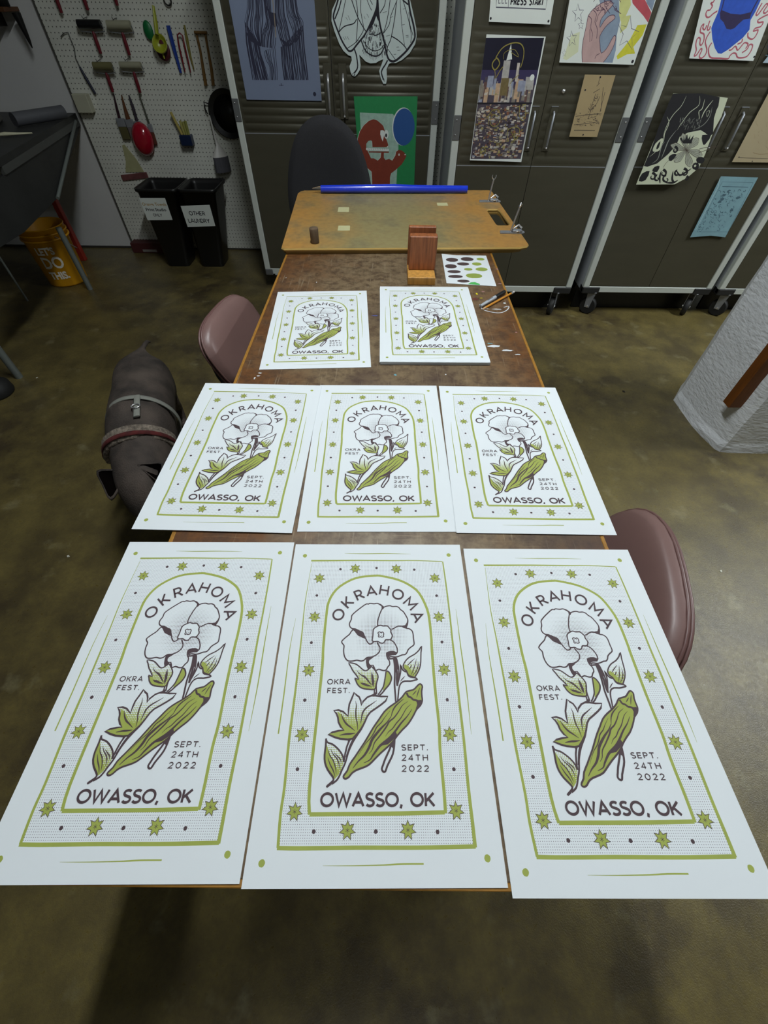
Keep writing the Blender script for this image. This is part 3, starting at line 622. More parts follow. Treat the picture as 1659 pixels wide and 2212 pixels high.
# film roll
a = on_board(694, 418); b = on_board(1008, 418); L = (b - a).length
BLUE = mat('blue_film', '1a3ee0', .25, coat=.6)
CLEAR = bpy.data.materials.new('clear_film'); CLEAR.use_nodes = True; cb = CLEAR.node_tree.nodes['Principled BSDF']; cb.inputs['Transmission Weight'].default_value = .9; cb.inputs['Roughness'].default_value = .08; cb.inputs['Base Color'].default_value = (.9, .9, .85, 1)
fr = thing('film_roll', 'bright blue plastic film roll in a clear sleeve along the back of the board', 'film roll', (a.x, a.y, BZ + .0005), math.atan2(b.y - a.y, b.x - a.x))
MB().tube([(0, 0, .019), (L*.5, 0, .021), (L*.62, 0, .0195), (L, 0, .018)], [.0155, .018, .0165, .015], BLUE, 16, flat=1).build('blue_sleeve', fr)
MB().tube([(-.045, .012, .018), (-.01, .012, .020), (L*.5, .012, .022), (L*.75, .008, .02)], [.002, .009, .010, .006], CLEAR, 12, flat=.8).build('clear_sleeve', fr)
# registration clamps
def clamp(px, py, label, lean, first_=[]):
    p = on_board(px, py)
    t = thing('screw_clamp', label, 'clamp', (p.x, p.y, BZ + .0003), .02, 'steel wing screw clamps on the drawing board')
    q = MB().prism([(-.05, -.012), (.05, -.012), (.058, -.004), (.058, .012), (.05, .02), (-.045, .02)], 0, .003, STEEL)
    q.build('base_plate', t)
    q = MB().box((.004, -.01, .0031), (.045, .014, .012), STEEL, .003, seg=2).tube([(.01, .012, .012), (.03, .014, .026), (.045, .008, .016)], .004, CHROME).tube([(.018, -.008, .006), (.026, -.014, .010), (.034, -.008, .006)], .003, CHROME)
    q.build('jaw', t)
    q = MB().tube([(-.004, 0, .003), (.002 + lean, .004, .088)], .0038, CHROME)
    q.tube([(-.007, -.003, .0035), (-.001, -.003, .0035)], .003, CHROME); rod = q.build('screw_rod', t)
    q = MB(); cx, cz = .002 + lean, .088
    for sgn in (-1, 1):
        if lean > .005: q.tube([(cx, .004, cz), (cx + .003, .004 + sgn*.006, cz + .008), (cx + .006, .004 + sgn*.010, cz + .018)], [.003, .005, .002], CHROME, 8, flat=.5)
        else: q.tube([(cx, .004, cz), (cx + sgn*.006, .004, cz + .004), (cx + sgn*.0095, .004, cz + .012), (cx + sgn*.008, .004, cz + .018)], [.003, .004, .0045, .003], CHROME, 8, flat=.5)
    q.build('wing_nut', t); return t
clamp(1056, 436, 'steel wing screw clamp behind the hand slot of the drawing board', .004)
clamp(1104, 503, 'steel wing screw clamp in front of the hand slot near the board corner', .012)

# wooden bench block, colour swatches, pen and pencil
WB = mat('orange_block_wood', 'dba04c', .5, var=.45, vscale=9, stretch=(9, 9, 1), bump=.2)
bk = thing('wood_block', 'stepped reddish wooden block standing on its base, against the board edge', 'wood block', (.125, 1.60, TZ + .0003), .0)
RED = mat('red_block_wood', 'b0683a', .5, var=.6, vscale=12, stretch=(9, 9, .8), bump=.2)
MB().box((-.05, 0, 0), (.05, .135, .026), WB, .002).build('base', bk)
MB().box((-.046, .065, .0262), (.052, .100, .135), RED, .0025).build('upright', bk)
MB().box((-.050, .112, .0262), (.048, .133, .150), RED, .002).build('back_upright', bk)
MB().box((-.046, .1005, .118), (.046, .1118, .122), mat('blue_stain', '2b4c78', .5)).build('spacer', bk)
pal = [(954, 548), (1050, 552), (1072.5, 618), (964.5, 611.5)]
ctr = atz(1012, 583, TZ)
ps = Sheet(lambda px, py: tuple(atz(px, py, TZ + .002)[:2] - ctr[:2]) if False else (atz(px, py, TZ + .002).x - ctr.x, atz(px, py, TZ + .002).y - ctr.y))
ps.paper([pal[0], (985, 551), pal[1], pal[2], pal[3]], PAPER, .0008)
SB = mat('brown_swatch', '4f3d3d', .6, var=.15); SG = mat('green_swatch', '9aac4c', .6, var=.15)
for px, py, rx, ry, m in ((976.5, 561, .0135, .0125, SB), (1009, 559.5, .0145, .012, SB), (1038, 559.5, .009, .008, SG), (974, 575, .0128, .0125, SB), (1000.5, 570, .0135, .0095, SB), (1030, 570, .0105, .0095, SG), (981, 586.5, .0145, .0085, SB), (1011.5, 581.5, .009, .0075, SG), (1040.5, 581.5, .0130, .0105, SG), (984, 597, .0155, .0085, SB), (1024, 595.5, .0170, .0135, SG), (1001, 607, .0130, .0075, SB)):
    ps.disc((px, py), rx*1.8, m, ry=ry*1.65, n=20, wob=.03)
ps.fill([(1011, 613.5), (1017, 609.5), (1026, 609), (1036, 613), (1037, 615.4)], mat('bright_green_swatch', '4fb85a', .6))
o = ps.mb.build('swatch_paper', None, (ctr.x, ctr.y, TZ + .0008)); tag(o, 'white paper with brown and green paint swatches at the right table edge', 'paper')
a = atz(1041, 669, TZ + .004); b = atz(1110, 631, TZ + .004); L = (b - a).length
pc = thing('pencil', 'orange pencil pointing left on the right side of the table', 'pencil', (a.x, a.y, TZ + .0045), math.atan2(b.y - a.y, b.x - a.x))
MB().tube([(.018, 0, 0), (L - .018, 0, 0)], .0036, mat('pencil_orange', 'd08a24', .4), 6).build('shaft', pc)
MB().tube([(0, 0, 0), (.004, 0, 0)], [.0004, .0012], BLACK, 6).tube([(.004, 0, 0), (.018, 0, 0)], [.0012, .0036], mat('raw_wood', 'd0a878', .7), 6).build('tip', pc)
MB().tube([(L - .018, 0, 0), (L - .007, 0, 0)], .0038, CHROME, 10).build('ferrule', pc)
MB().tube([(L - .007, 0, 0), (L, 0, 0)], .0035, mat('eraser', 'd8d0cc', .7), 10).build('eraser', pc)
a = atz(1036, 664, TZ + .006); b = atz(1090, 632, TZ + .006); L = (b - a).length
pn = thing('marker_pen', 'grey felt marker with a black cap lying beside the orange pencil', 'marker', (a.x, a.y + .004, TZ + .0068), math.atan2(b.y - a.y, b.x - a.x))
MB().tube([(.006, 0, 0), (L*.62, 0, 0)], [.0045, .0065], mat('marker_grey', 'b4bbc2', .4), 14).build('barrel', pn)
MB().tube([(0, 0, 0), (.0065, 0, 0)], [.0012, .003], mat('marker_tip', '6d7074', .5), 10).build('tip', pn)
MB().tube([(L*.62, 0, 0), (L, 0, 0)], [.0068, .0064], BLACK, 14).build('cap', pn)
MB().prism([(L*.30, -.0018), (L*.50, -.0018), (L*.50, .0008), (L*.30, .0008)], .0066, .0068, mat('marker_print', '6b6f76', .6)).build('print', pn)

# ---------------------------------------------------------------- chairs
VINYL = mat('mauve_vinyl', '7c605b', .40, var=.12, vscale=6, bump=.15, bscale=40)
PIPE = mat('mauve_piping', '6e504c', .4)
def cushion(Wd, Ht, T, nu=28, nv=20, ex=3.2):
    """rounded pad in the x(width), z(height) plane, thickness along y"""
    vs = []; fs = []
    for sgn in (1, -1):
        base = len(vs)
        for j in range(nv + 1):
            rr = j / nv
            for i in range(nu):
                a = 2*PI*i/nu; c_, s_ = math.cos(a), math.sin(a)
                x = math.copysign(abs(c_) ** (2/ex), c_); z = math.copysign(abs(s_) ** (2/ex), s_)
                th = T/2 * (1 - rr ** 7) ** .45 if rr < 1 else 0
                vs.append((x*rr*Wd/2, sgn*th*(0.85 + .15*(1 - rr*rr)), z*rr*Ht/2))
        for j in range(nv):
            for i in range(nu):
                q = [base+j*nu+i, base+j*nu+(i+1) % nu, base+(j+1)*nu+(i+1) % nu, base+(j+1)*nu+i]
                fs.append(q if sgn < 0 else q[::-1])
    return vs, fs
def bendv(vs, k, lean, z0):
    out = []
    for x, y, z in vs:
        y2 = y + k * x * x; out.append((x, y2 * math.cos(lean) - 0 + (z) * math.sin(lean), z0 + z * math.cos(lean) - y2 * math.sin(lean)))
    return out
def chair(loc_, rz, label, zc=.56, Wd=.44, Ht=.30, lean=.44, ex=2.7):
    # local +y is away from the table (behind the sitter)
    t = thing('vinyl_chair', label, 'chair', loc_, rz, 'mauve vinyl chairs pushed under the table')
    vs, fs = cushion(Wd, Ht, .062, ex=ex); vs = bendv(vs, -.12, lean, zc)
    MB().add(vs, fs, VINYL, True).build('backrest', t)
    ring = []
    for off, sc in ((.004, 1.0), (.018, .985)):
        pts = []
        for i in range(41):
            a = 2*PI*i/40; c_, s_ = math.cos(a), math.sin(a)
            pts.append((math.copysign(abs(c_)**(2/ex), c_)*Wd/2*sc, off, math.copysign(abs(s_)**(2/ex), s_)*Ht/2*sc))
        ring.append(bendv(pts, -.12, lean, zc))
    q = MB()
    for r_ in ring: q.tube(r_, .0042, PIPE, 6)
    q.build('piping', t)
    vs, fs = cushion(.44, .42, .06)
    vs = [(x, z - .29, .44 + y) for x, y, z in vs]; fs2 = [f[::-1] for f in fs]
    MB().add(vs, fs2, VINYL, True).build('seat', t)
    for sx in (-1, 1):
        MB().tube([(sx*.13, -.10, .415), (sx*.13, .0, .43), (sx*.12, .05, zc - .08), (sx*.11, .06 + .03*math.sin(lean), zc)], .010, DARKMET).build('back_frame', t)
    for sx in (-1, 1):
        for y0, y1 in ((-.44, -.48), (-.12, -.06)):
            MB().tube([(sx*.18, y0, .415), (sx*.21, y1, 0)], .011, DARKMET).build('leg', t)
    return t
chair((.525, .445, 0), -PI/2 - .24, 'mauve vinyl chair tucked under the right side of the table')
chair((-.545, 1.45, 0), PI/2 - .15, 'faded mauve vinyl chair tucked under the left side of the table', zc=.60, Wd=.385, Ht=.25, ex=3.1)
# office chair behind the board
FAB = mat('charcoal_fabric', '2b2b2e', .9, var=.15, vscale=200, bump=.4, bscale=300)
oc = thing('office_chair', 'charcoal fabric office chair with a tall rounded back behind the board', 'chair', (-.335, 2.92, 0), 0)
vs = []; fs = []; nu, nv = 32, 14
prof = [(-.20, .44), (-.225, .50), (-.245, .62), (-.235, .74), (-.20, .86), (-.145, .955), (-.07, 1.008), (0, 1.02), (.07, 1.008), (.145, .955), (.20, .86), (.235, .74), (.245, .62), (.225, .50), (.20, .44), (.10, .425), (0, .42), (-.10, .425)]
pr = [(p_.x, p_.y) for p_ in crom([(a_, b_, 0) for a_, b_ in prof], 3, True)]; n = len(pr)
for sgn in (-1, 1):
    base = len(vs)
    for j in range(nv + 1):
        rr = j / nv
        for x, z in pr:
            X = x*rr; Z = .72 + (z - .72)*rr; vs.append((X, sgn*.04*(1 - rr**4)**.5 + (-.5*X*X) + .03*math.cos((Z-.7)*5), Z))
    for j in range(nv):
        for i in range(n):
            q = [base+j*n+i, base+j*n+(i+1) % n, base+(j+1)*n+(i+1) % n, base+(j+1)*n+i]; fs.append(q if sgn > 0 else q[::-1])
MB().add(vs, fs, FAB, True).build('backrest', oc)
vs, fs = cushion(.48, .44, .09); MB().add([(x, z - .18, .46 + y) for x, y, z in vs], [f[::-1] for f in fs], FAB, True).build('seat', oc)
MB().box((-.03, .02, .38), (.03, .05, .60), BLACK, .006).build('back_bracket', oc)
MB().tube([(0, -.16, .08), (0, -.16, .42)], .025, BLACK).build('gas_post', oc)
for k_ in range(5):
    an = 2*PI*k_/5 + .3; c_, s_ = math.cos(an), math.sin(an)
    lg = MB().tube([(0, -.16, .09), (c_*.26, -.16 + s_*.22, .065)], [.026, .016], BLACK).build('leg', oc)
    MB().tube([(c_*.26 - .012, -.16 + s_*.22, .028), (c_*.26 + .012, -.16 + s_*.22, .028)], .027, RUBBER, 14).build('wheel', lg)

# ---------------------------------------------------------------- steel cabinets along the back
def doormesh(x0, x1, z0, z1, zr, amp, per, yb=.004):
    q = MB(); zs = []; z = z0
    while z < z1: zs.append(z); z += (.02 if z < zr - .02 else .004)
    zs.append(z1); vs = []
    for z in zs:
        d = 0
        if z > zr:
            ph = ((z - zr) / per) % 1.0; d = amp * (math.sin(PI * ph) ** .7)
            if z > 1.32: d = amp * .8
        for x in (x0, x0 + .012, x0 + .02, x1 - .02, x1 - .012, x1):
            dd = d if x0 + .015 < x < x1 - .015 else 0
            vs.append((x, yb - dd * .9, z))
    n = len(zs); fs = [[i*6+k, i*6+k+1, (i+1)*6+k+1, (i+1)*6+k] for i in range(n-1) for k in range(5)]
    q.add(vs, fs, DOOR, True)
    q.box((x0, yb + .0005, z0), (x1, .028, z1), DOOR)
    q.box((x0, .0035, zr - .012), (x1, yb + .002, zr - .008), STEEL)
    return q
def caster(par, x, y, zt, turn, first_=[]):
    M = Matrix.Translation((x, y, 0)) @ Matrix.Rotation(turn, 4, 'Z'); R_ = .054
    f = MB().box((-.03, -.03, zt - .006), (.03, .03, zt), STEEL, .001, M)
    for sx in (-1, 1):
        f.prism([(-.026, zt - .006), (-.014, R_ - .008), (.018, R_ - .008), (.026, zt - .006)], sx*.018, sx*.018 + .003*sx if sx > 0 else sx*.018 - .003, STEEL, M @ Matrix(((0, 0, 1, 0), (1, 0, 0, 0), (0, 1, 0, 0), (0, 0, 0, 1))))
    f.tube([(-.026, 0, R_), (.026, 0, R_)], .007, CHROME, 10, M)
    c = f.build('caster', par)
    MB().tube([(-.0165, 0, R_), (-.013, 0, R_), (.013, 0, R_), (.0165, 0, R_)], [R_ - .006, R_, R_, R_ - .006], RUBBER, 24, M).build('wheel', c)
def cabinet(x0, x1, yf, zb, label, split, bz, plate, hz, hx, lock=None, rz=0, turn=.3, zr=.83, amp=.005, per=.034):
    w_ = x1 - x0; xc = (x0 + x1) / 2; T = 1.86; pw = .038
    t = thing('storage_cabinet', label, 'cabinet', (xc, yf, 0), rz, 'rolling steel cabinets along the back wall')
    MB().box((-w_/2 + .002, .03, zb), (w_/2 - .002, .50, T), SIDE, .003).build('body', t)
    for sx in (-1, 1):
        a, b = (sx*w_/2, sx*(w_/2 - pw)); p = MB().box((min(a, b), 0, zb + .0), (max(a, b), .03, T), POST, .003).build('post', t)
        q = MB().box((min(a, b) + .0005, -.003, bz), (max(a, b) - .0005, .0, bz + .098), BRKT, .002)
        for zz in (.022, .08): q.lathe([(0, .004), (.0035, .002), (.004, 0)], CHROME, 8, Matrix.Translation(((a + b)/2 + sx*.004, -.003, bz + zz)) @ Matrix.Rotation(PI/2, 4, 'X'))
        q.build('hinge_bracket', t)
        q = MB().box((min(a, b*1.0) - .001, -.004, zb - .004), (max(a, b) + .001, .034, zb + .035), BRKT if plate else BLACK, .004) if False else MB()
        aa = sx*w_/2; bb_ = sx*(w_/2 - (.055 if plate else .115))
        q.box((min(aa, bb_), -.006, zb - .008), (max(aa, bb_), .06, zb + .034), BRKT if plate else RUBBER, .005)
        q.build('corner_block', t)
    MB().box((-w_/2 + pw, 0, zb), (w_/2 - pw, .03, zb + .036), POST, .002).build('bottom_rail', t)
    MB().box((-w_/2 + pw, 0, T - .036), (w_/2 - pw, .03, T), POST, .002).build('top_rail', t)
    if not plate: MB().box((-w_/2 + .01, .115, .002), (w_/2 - .01, .13, zb - .0005), BLACK).build('shade_panel', t)  # black panel added to give the dark band of shade under the cabinet
    sc = split - xc
    for sx, a, b in ((-1, -w_/2 + pw + .003, sc - .0015), (1, sc + .0015, w_/2 - pw - .003)):
        d = doormesh(a, b, zb + .040, T - .04, zr, amp, per).build('door', t)
        hx_ = (hx[0] if sx < 0 else hx[1]) - xc; z0, z1 = hz
        q = MB()
        if plate:
            q.box((hx_ - .026, -.008, z0 - .02), (hx_ + .02, .003, z1 + .045), DOOR, .002)
            q.tube([(hx_, -.008, z1 + .004), (hx_, -.022, z1), (hx_, -.03, z1 - .03), (hx_, -.03, z0 + .03), (hx_, -.022, z0), (hx_, -.008, z0 - .004)], [.006, .007, .007, .006, .0055, .005], CHROME, 10)
            q.lathe([(0, .006), (.005, .004), (.006, 0)], CHROME, 10, Matrix.Translation((hx_, -.026, z0 - .006)) @ Matrix.Rotation(PI/2, 4, 'X'))
        else:
            q.box((hx_ - .018, -.0035, z0 - .012), (hx_ + .018, .003, z1 + .018), DOOR, .001)
            q.box((hx_ - .018, -.0045, z1 + .0185), (hx_ + .018, .001, z1 + .0215), STEEL)
            q.tube([(hx_, -.004, z1), (hx_, -.018, z1 - .006), (hx_, -.018, z0 + .006), (hx_, -.004, z0)], .005, STEEL, 8)
            q.lathe([(0, .006), (.004, .0045), (.006, 0)], CHROME, 10, Matrix.Translation((hx_, -.018, z0 + .003)) @ Matrix.Rotation(PI/2, 4, 'X'))
        q.build('handle', d)
        if lock and sx > 0:
            MB().lathe([(0, .010), (.007, .010), (.0085, .006), (.0085, 0)], CHROME, 14, Matrix.Translation((lock[0] - xc, .003, lock[1])) @ Matrix.Rotation(PI/2, 4, 'X')).build('lock', d)
    for x, y, tr in ((-w_/2 + .09, .03, turn), (w_/2 - .085, .03, -turn * .6), (-w_/2 + .09, .44, .2), (w_/2 - .085, .44, .7)): caster(t, x, y, zb, tr)
    return t
cabinet(-.900, .283, 3.30, .105, 'leftmost steel cabinet with corrugated bronze doors, farther back behind the office chair', -.318, .935, True, (.972, 1.128), (-.340, -.257), zr=.895, amp=.007)
cabinet(.335, 1.240, 2.935, .155, 'bronze steel cabinet with the city skyline print on its left door', .787, .925, False, (.898, 1.040), (.744, .842), (.865, 1.115), rz=.0, turn=.9, amp=.003)
cabinet(1.325, 2.193, 2.950, .153, 'bronze steel cabinet with the black and white floral print on its left door', 1.765, .925, False, (.905, 1.045), (1.715, 1.815), (1.93, 1.115), turn=1.0, amp=.003)
cabinet(2.240, 3.110, 2.945, .153, 'rightmost steel cabinet, cut off by the photo edge behind the column', 2.68, .925, False, (.905, 1.045), (2.63, 2.73), turn=.8)

# ---------------------------------------------------------------- prints taped to the cabinet doors
INK = mat('black_ink', '1d1a24', .8); WHT = mat('print_white', 'dde3dd', .7, var=.03)
def door_sheet(name, label, cat, Y, corners, m, draw=None, th=.0008, group=None):
    Yp = Y + .0005; pts = [aty(px, py, Yp) for px, py in corners]
    cx = sum(p.x for p in pts)/len(pts); cz = sum(p.z for p in pts)/len(pts)
    def mp(px, py): p = aty(px, py, Yp); return (p.x - cx, p.z - cz)
    s = Sheet(mp, False); s.paper(corners, m, th)
    if draw: draw(s)
    o = s.mb.build(name, None, (cx, Yp, cz)); return tag(o, label, cat, group)
YA, YB, YC = 3.292, 2.927, 2.942
def pin(s, *cs, r=.0045, c=None):
    for q in cs: s.disc(q, r, c or INK, n=10)
# 1: pale blue print with two striped columns of hair-like lines
LAV = mat('pale_blue_print', '78839a', .35, var=.08, vscale=3, spec=.6); NAVY = mat('navy_ink', '23243a', .7)
def d1(s):
    rnd = random.Random(3)
    def edge(pts, n, wd=.0022, j=1.3):
        L_, R_ = pts
        for i in range(n):
            f = i / (n - 1) + rnd.uniform(-.3, .3)/n; f = min(1, max(0, f))
            q = [(a[0] + (b[0]-a[0])*f + rnd.uniform(-j, j), a[1] + (b[1]-a[1])*f) for a, b in zip(L_, R_)]
            s.stroke(q, wd * rnd.uniform(.7, 2.3), NAVY, smooth=3)
    def q_(pts): return [(480 + a/6.9125, b/6.9125) for a, b in pts]
    # hanging strands above, arching outward
    edge((q_([(370, -260), (375, 120), (335, 330), (380, 520), (560, 690)]), q_([(560, -260), (600, 120), (600, 330), (585, 480), (580, 690)])), 15)
    edge((q_([(590, -260), (640, 180), (660, 330), (600, 520), (590, 700)]), q_([(720, -260), (740, 200), (790, 400), (790, 600), (775, 720)])), 12)
    edge((q_([(780, -260), (800, 200), (820, 400), (850, 560), (900, 690)]), q_([(900, -260), (930, 180), (960, 330), (1010, 560), (1040, 650)])), 14)
    edge((q_([(930, -260), (960, 160), (1000, 300), (1060, 480), (1060, 640)]), q_([(1080, -260), (1130, 180), (1200, 330), (1190, 480), (1110, 620)])), 12)
    s.fill(q_([(360, 500), (420, 470), (520, 650), (560, 690), (470, 640), (400, 600)]), NAVY)
    s.fill(q_([(860, 560), (1000, 660), (1100, 600), (1020, 690), (930, 690)]), NAVY)
    s.fill(q_([(640, 40), (700, 240), (760, 380), (800, 420), (830, 350), (800, 200), (720, 180)]), NAVY)
    edge((q_([(345, 330), (365, 640), (420, 950), (465, 1195)]), q_([(560, 700), (580, 800), (640, 1000), (690, 1195)])), 15, .0035)
    edge((q_([(620, 760), (660, 900), (700, 1000), (715, 1195)]), q_([(780, 700), (800, 900), (815, 1000), (830, 1195)])), 8, .0022)
    edge((q_([(880, 700), (890, 850), (910, 1000), (935, 1195)]), q_([(1195, 380), (1225, 700), (1250, 950), (1275, 1195)])), 24, .003)
    s.stroke(q_([(740, -100), (765, 100), (790, 380), (800, 560)]), .004, mat('tan_line', '8f8270', .7), smooth=2)
    s.stroke(q_([(850, 1272), (915, 1272)]), .002, NAVY, smooth=0); s.stroke(q_([(880, 1240), (884, 1285)]), .003, NAVY, smooth=0)
    pin(s, (480 + 1380/6.9125, 1405/6.9125), r=.009, c=NAVY)
door_sheet('art_print', 'pale blue print of dark hanging strands on the leftmost cabinet', 'print', YA, [(478, -90), (672, -95), (695, 218), (533, 215)], LAV, d1)
# 2: cut-out insect
CUT = [(733, -60), (727, 0), (717, 22), (716, 45), (722, 66), (733, 95), (742, 110), (752, 119), (759, 122), (760, 130), (755, 143), (757, 155), (760, 162), (766, 166), (772, 160), (778, 150), (779, 140), (777, 125), (776, 118), (790, 133), (800, 137), (812, 136), (818, 132), (828, 128), (824, 140), (819, 153), (822, 168), (828, 181), (834, 181), (836, 170), (835, 150), (840, 138), (845, 136), (855, 136), (868, 130), (885, 115), (897, 95), (900, 78), (899, 60), (893, 30), (886, 0), (878, -60)]
def d2(s):
    g = lambda pts: [(700 + a/7.54, b/7.54) for a, b in pts]
    for q, w_ in (([(250, -80), (210, 60), (155, 240), (165, 340), (235, 530), (300, 680), (375, 800), (420, 835), (470, 810), (540, 720), (640, 600), (690, 520)], .0055), ([(690, 520), (760, 370), (830, 200), (860, 90), (865, -60)], .005),
        ([(870, -60), (885, 200), (910, 400), (950, 560), (985, 700), (1010, 840), (1050, 960), (1110, 1000), (1170, 985), (1250, 920), (1350, 820), (1460, 660), (1480, 560), (1450, 380), (1400, 180), (1370, -60)], .0065),
        ([(280, 0), (240, 150), (175, 310)], .004), ([(350, 0), (300, 250), (240, 520)], .0022), ([(450, 0), (500, 150), (545, 270), (600, 380), (680, 510)], .003), ([(520, 0), (548, 200), (545, 400), (520, 700)], .0025), ([(235, 530), (330, 430), (480, 385), (530, 310)], .003),
        ([(600, 0), (600, 200), (640, 420), (630, 520), (540, 660)], .0022), ([(700, 0), (740, 100), (775, 170)], .002), ([(750, 0), (790, 75)], .002), ([(1000, 0), (980, 100), (910, 215)], .0025), ([(1075, 0), (1050, 200), (1010, 400), (965, 540)], .0025), ([(1190, 0), (1090, 250), (1060, 400), (970, 540)], .0022),
        ([(1180, 20), (1150, 300), (1100, 580), (1080, 660), (1035, 760), (1020, 860)], .0028), ([(1240, 0), (1260, 350), (1310, 740)], .0018), ([(1290, 20), (1370, 300), (1420, 560), (1410, 700)], .0022), ([(1380, 200), (1400, 400), (1450, 580)], .002), ([(1100, 590), (1200, 650), (1300, 740), (1350, 810)], .003), ([(1040, 800), (1160, 970)], .002),
        ([(960, 540), (975, 650), (1030, 780), (1020, 900)], .003), ([(375, 790), (480, 720), (560, 650)], .002), ([(600, 640), (650, 780), (720, 870), (830, 915), (920, 880), (975, 780), (985, 720)], .004), ([(640, 660), (720, 780), (830, 830), (930, 790), (970, 730)], .0025),
        ([(735, 560), (800, 555), (830, 580), (920, 540)], .003), ([(1280, 0), (1370, 75)], .004)):
        s.stroke(g(q), w_*1.35, INK, smooth=3)
    for q in ([(490, 790), (515, 860), (530, 920), (548, 1060), (535, 1130), (490, 1190)], [(1035, 980), (1000, 1050), (960, 1110), (935, 1170), (945, 1230), (970, 1300)]):
        s.stroke(g(q), .0065, INK, smooth=2)
    for q in ([(455, 1215), (490, 1180), (500, 1190), (480, 1250), (495, 1250), (505, 1200)], [(950, 1290), (975, 1285), (990, 1330), (965, 1310)]): s.stroke(g(q), .0025, INK, smooth=0)
    s.fill(g([(865, 60), (885, 150), (905, 300), (880, 340), (850, 260), (810, 380), (770, 450), (720, 490), (780, 350), (835, 180)]), INK)
    rnd = random.Random(5)
    for i in range(130):
        f = rnd.random(); y = 380 + 480*f; hw = 60 + 130*math.sin(min(1, f*1.2)*PI*.62); x = 815 + rnd.uniform(-1, 1)*hw
        s.stroke(g([(x, y), (x + (x-815)*.05, y + rnd.uniform(25, 80))]), rnd.uniform(.0014, .0036), INK, smooth=0)
    for i in range(14):
        x = 640 + i*24; s.stroke(g([(x, 880 - abs(i-7)*14), (x + 2, 990 - abs(i-7)*16)]), .0012, INK, smooth=0)
    for a, b, c_, d in ((355, 280, 385, 330), (390, 250, 425, 330), (310, 600, 340, 650), (340, 590, 365, 640), (375, 590, 405, 645), (650, 260, 670, 310), (695, 225, 730, 285), (955, 210, 1020, 185), (1080, 290, 1120, 265), (1010, 590, 1080, 570), (1180, 770, 1220, 765), (1195, 825, 1245, 815), (1135, 885, 1175, 882), (1260, 410, 1315, 395), (1330, 580, 1375, 575), (1340, 605, 1378, 600), (1285, 150, 1320, 140)):
        s.stroke(g([(a, b), (c_, d)]), .0014, INK, smooth=0)
door_sheet('insect_cutout', 'white paper cutout of a winged insect drawn in black lines', 'paper cutout', YA, CUT, mat('cutout_white', 'c9d6d3', .6), d2)
# 3: green poster with a rust-red open-mouthed figure and a blue oval
GRN = mat('poster_green', '238a4e', .6, var=.1, vscale=50); RUST = mat('rust_ink', '843622', .6, var=.12, vscale=30); MINT = mat('mint_print', 'a9c9b8', .6, var=.25, vscale=45); BLUEO = mat('poster_blue', '245392', .6)
def d3(s):
    g = lambda pts: [(740 + a/8.295, 190 + b/8.295) for a, b in pts]
    s.fill(g([(312, 440), (900, 465), (1000, 600), (1000, 1100), (960, 1780), (960, 2100), (420, 2100), (310, 500)]), MINT)
    fig = [(690, 640), (620, 580), (550, 560), (470, 590), (380, 670), (310, 780), (275, 900), (268, 1020), (300, 1180), (370, 1340), (450, 1440), (520, 1500), (530, 1650), (535, 2100), (840, 2100), (850, 1600), (870, 1530), (960, 1460), (1060, 1370), (1120, 1270), (1145, 1210), (1100, 1150), (1060, 1120), (1000, 1110), (960, 1140), (945, 1210), (890, 1300), (830, 1270), (770, 1290), (740, 1250), (740, 1160), (690, 1160), (680, 1250), (630, 1300), (560, 1260), (510, 1260), (450, 1130), (425, 1090), (425, 1000), (460, 950), (510, 940), (530, 960), (535, 1060), (830, 1060), (800, 960), (770, 880), (760, 780), (730, 680)]
    s.fill([(x - .8, y) for x, y in g(fig)], WHT); s.fill(g(fig), RUST)
    s.stroke(g([(420, 1095), (830, 1110)]), .010, WHT, smooth=0); s.stroke(g([(470, 1145), (830, 1150)]), .006, RUST, smooth=0)
    for i in range(9): s.stroke(g([(470 + i*40, 1085), (478 + i*40, 1112)]), .0012, INK, smooth=0)
    s.fill(g([(680, 760), (720, 755), (750, 770), (745, 850), (720, 960), (695, 900), (675, 830)]), WHT); s.disc((740 + 785/8.295, 190 + 830/8.295), .013, WHT, ry=.020); s.disc((740 + 780/8.295, 190 + 850/8.295), .0055, INK, ry=.009)
    s.fill(g([(790, 1055), (830, 1025), (815, 1065)]), WHT); s.fill(g([(1105, 1190), (1140, 1180), (1120, 1210)]), WHT); s.disc((740 + 1012/8.295, 190 + 1195/8.295), .004, WHT, ry=.006)
    s.disc((740 + 1085/8.295, 190 + 700/8.295), .0645, WHT, ry=.083, n=40); s.disc((740 + 1098/8.295, 190 + 708/8.295), .063, BLUEO, ry=.081, n=40)
door_sheet('art_print', 'green poster with a rust-red open-mouthed figure and a blue oval', 'poster', YA, [(764, 208), (902, 208), (893, 440), (783, 440)], GRN, d3)
# 4: white sheet reading PRESS START
GREY = mat('grey_marker', '5a5a66', .7)
def d4(s):
    g = lambda pts: [(1040 + a/8.295, b/8.295) for a, b in pts]
    s.stroke(g([(270, -90), (262, 130), (1150, 165), (1190, -90)]), .0035, GREY, smooth=0); s.stroke(g([(490, -60), (480, 130)]), .0022, GREY, smooth=0)
    for x in (310, 370, 430): s.stroke(g([(x, -10), (x - 4, 60), (x + 30, 55)]), .003, GREY, smooth=0)
    a = s.mp(1040 + 668/8.295, 18/8.295); b = s.mp(1040 + 990/8.295, 24/8.295)
    s.text('PRESS', a, .021, INK, .0048, px=False, width=.068); s.text('START', b, .021, INK, .0048, px=False, width=.062)
    pin(s, (1040 + 165/8.295, 330/8.295), (1040 + 1200/8.295, 380/8.295), r=.0045)
door_sheet('art_print', 'white sheet reading press start at the top edge above the skyline print', 'print', YB, [(1064, -60), (1207, -60), (1188, 53), (1056, 47)], WHT, d4)
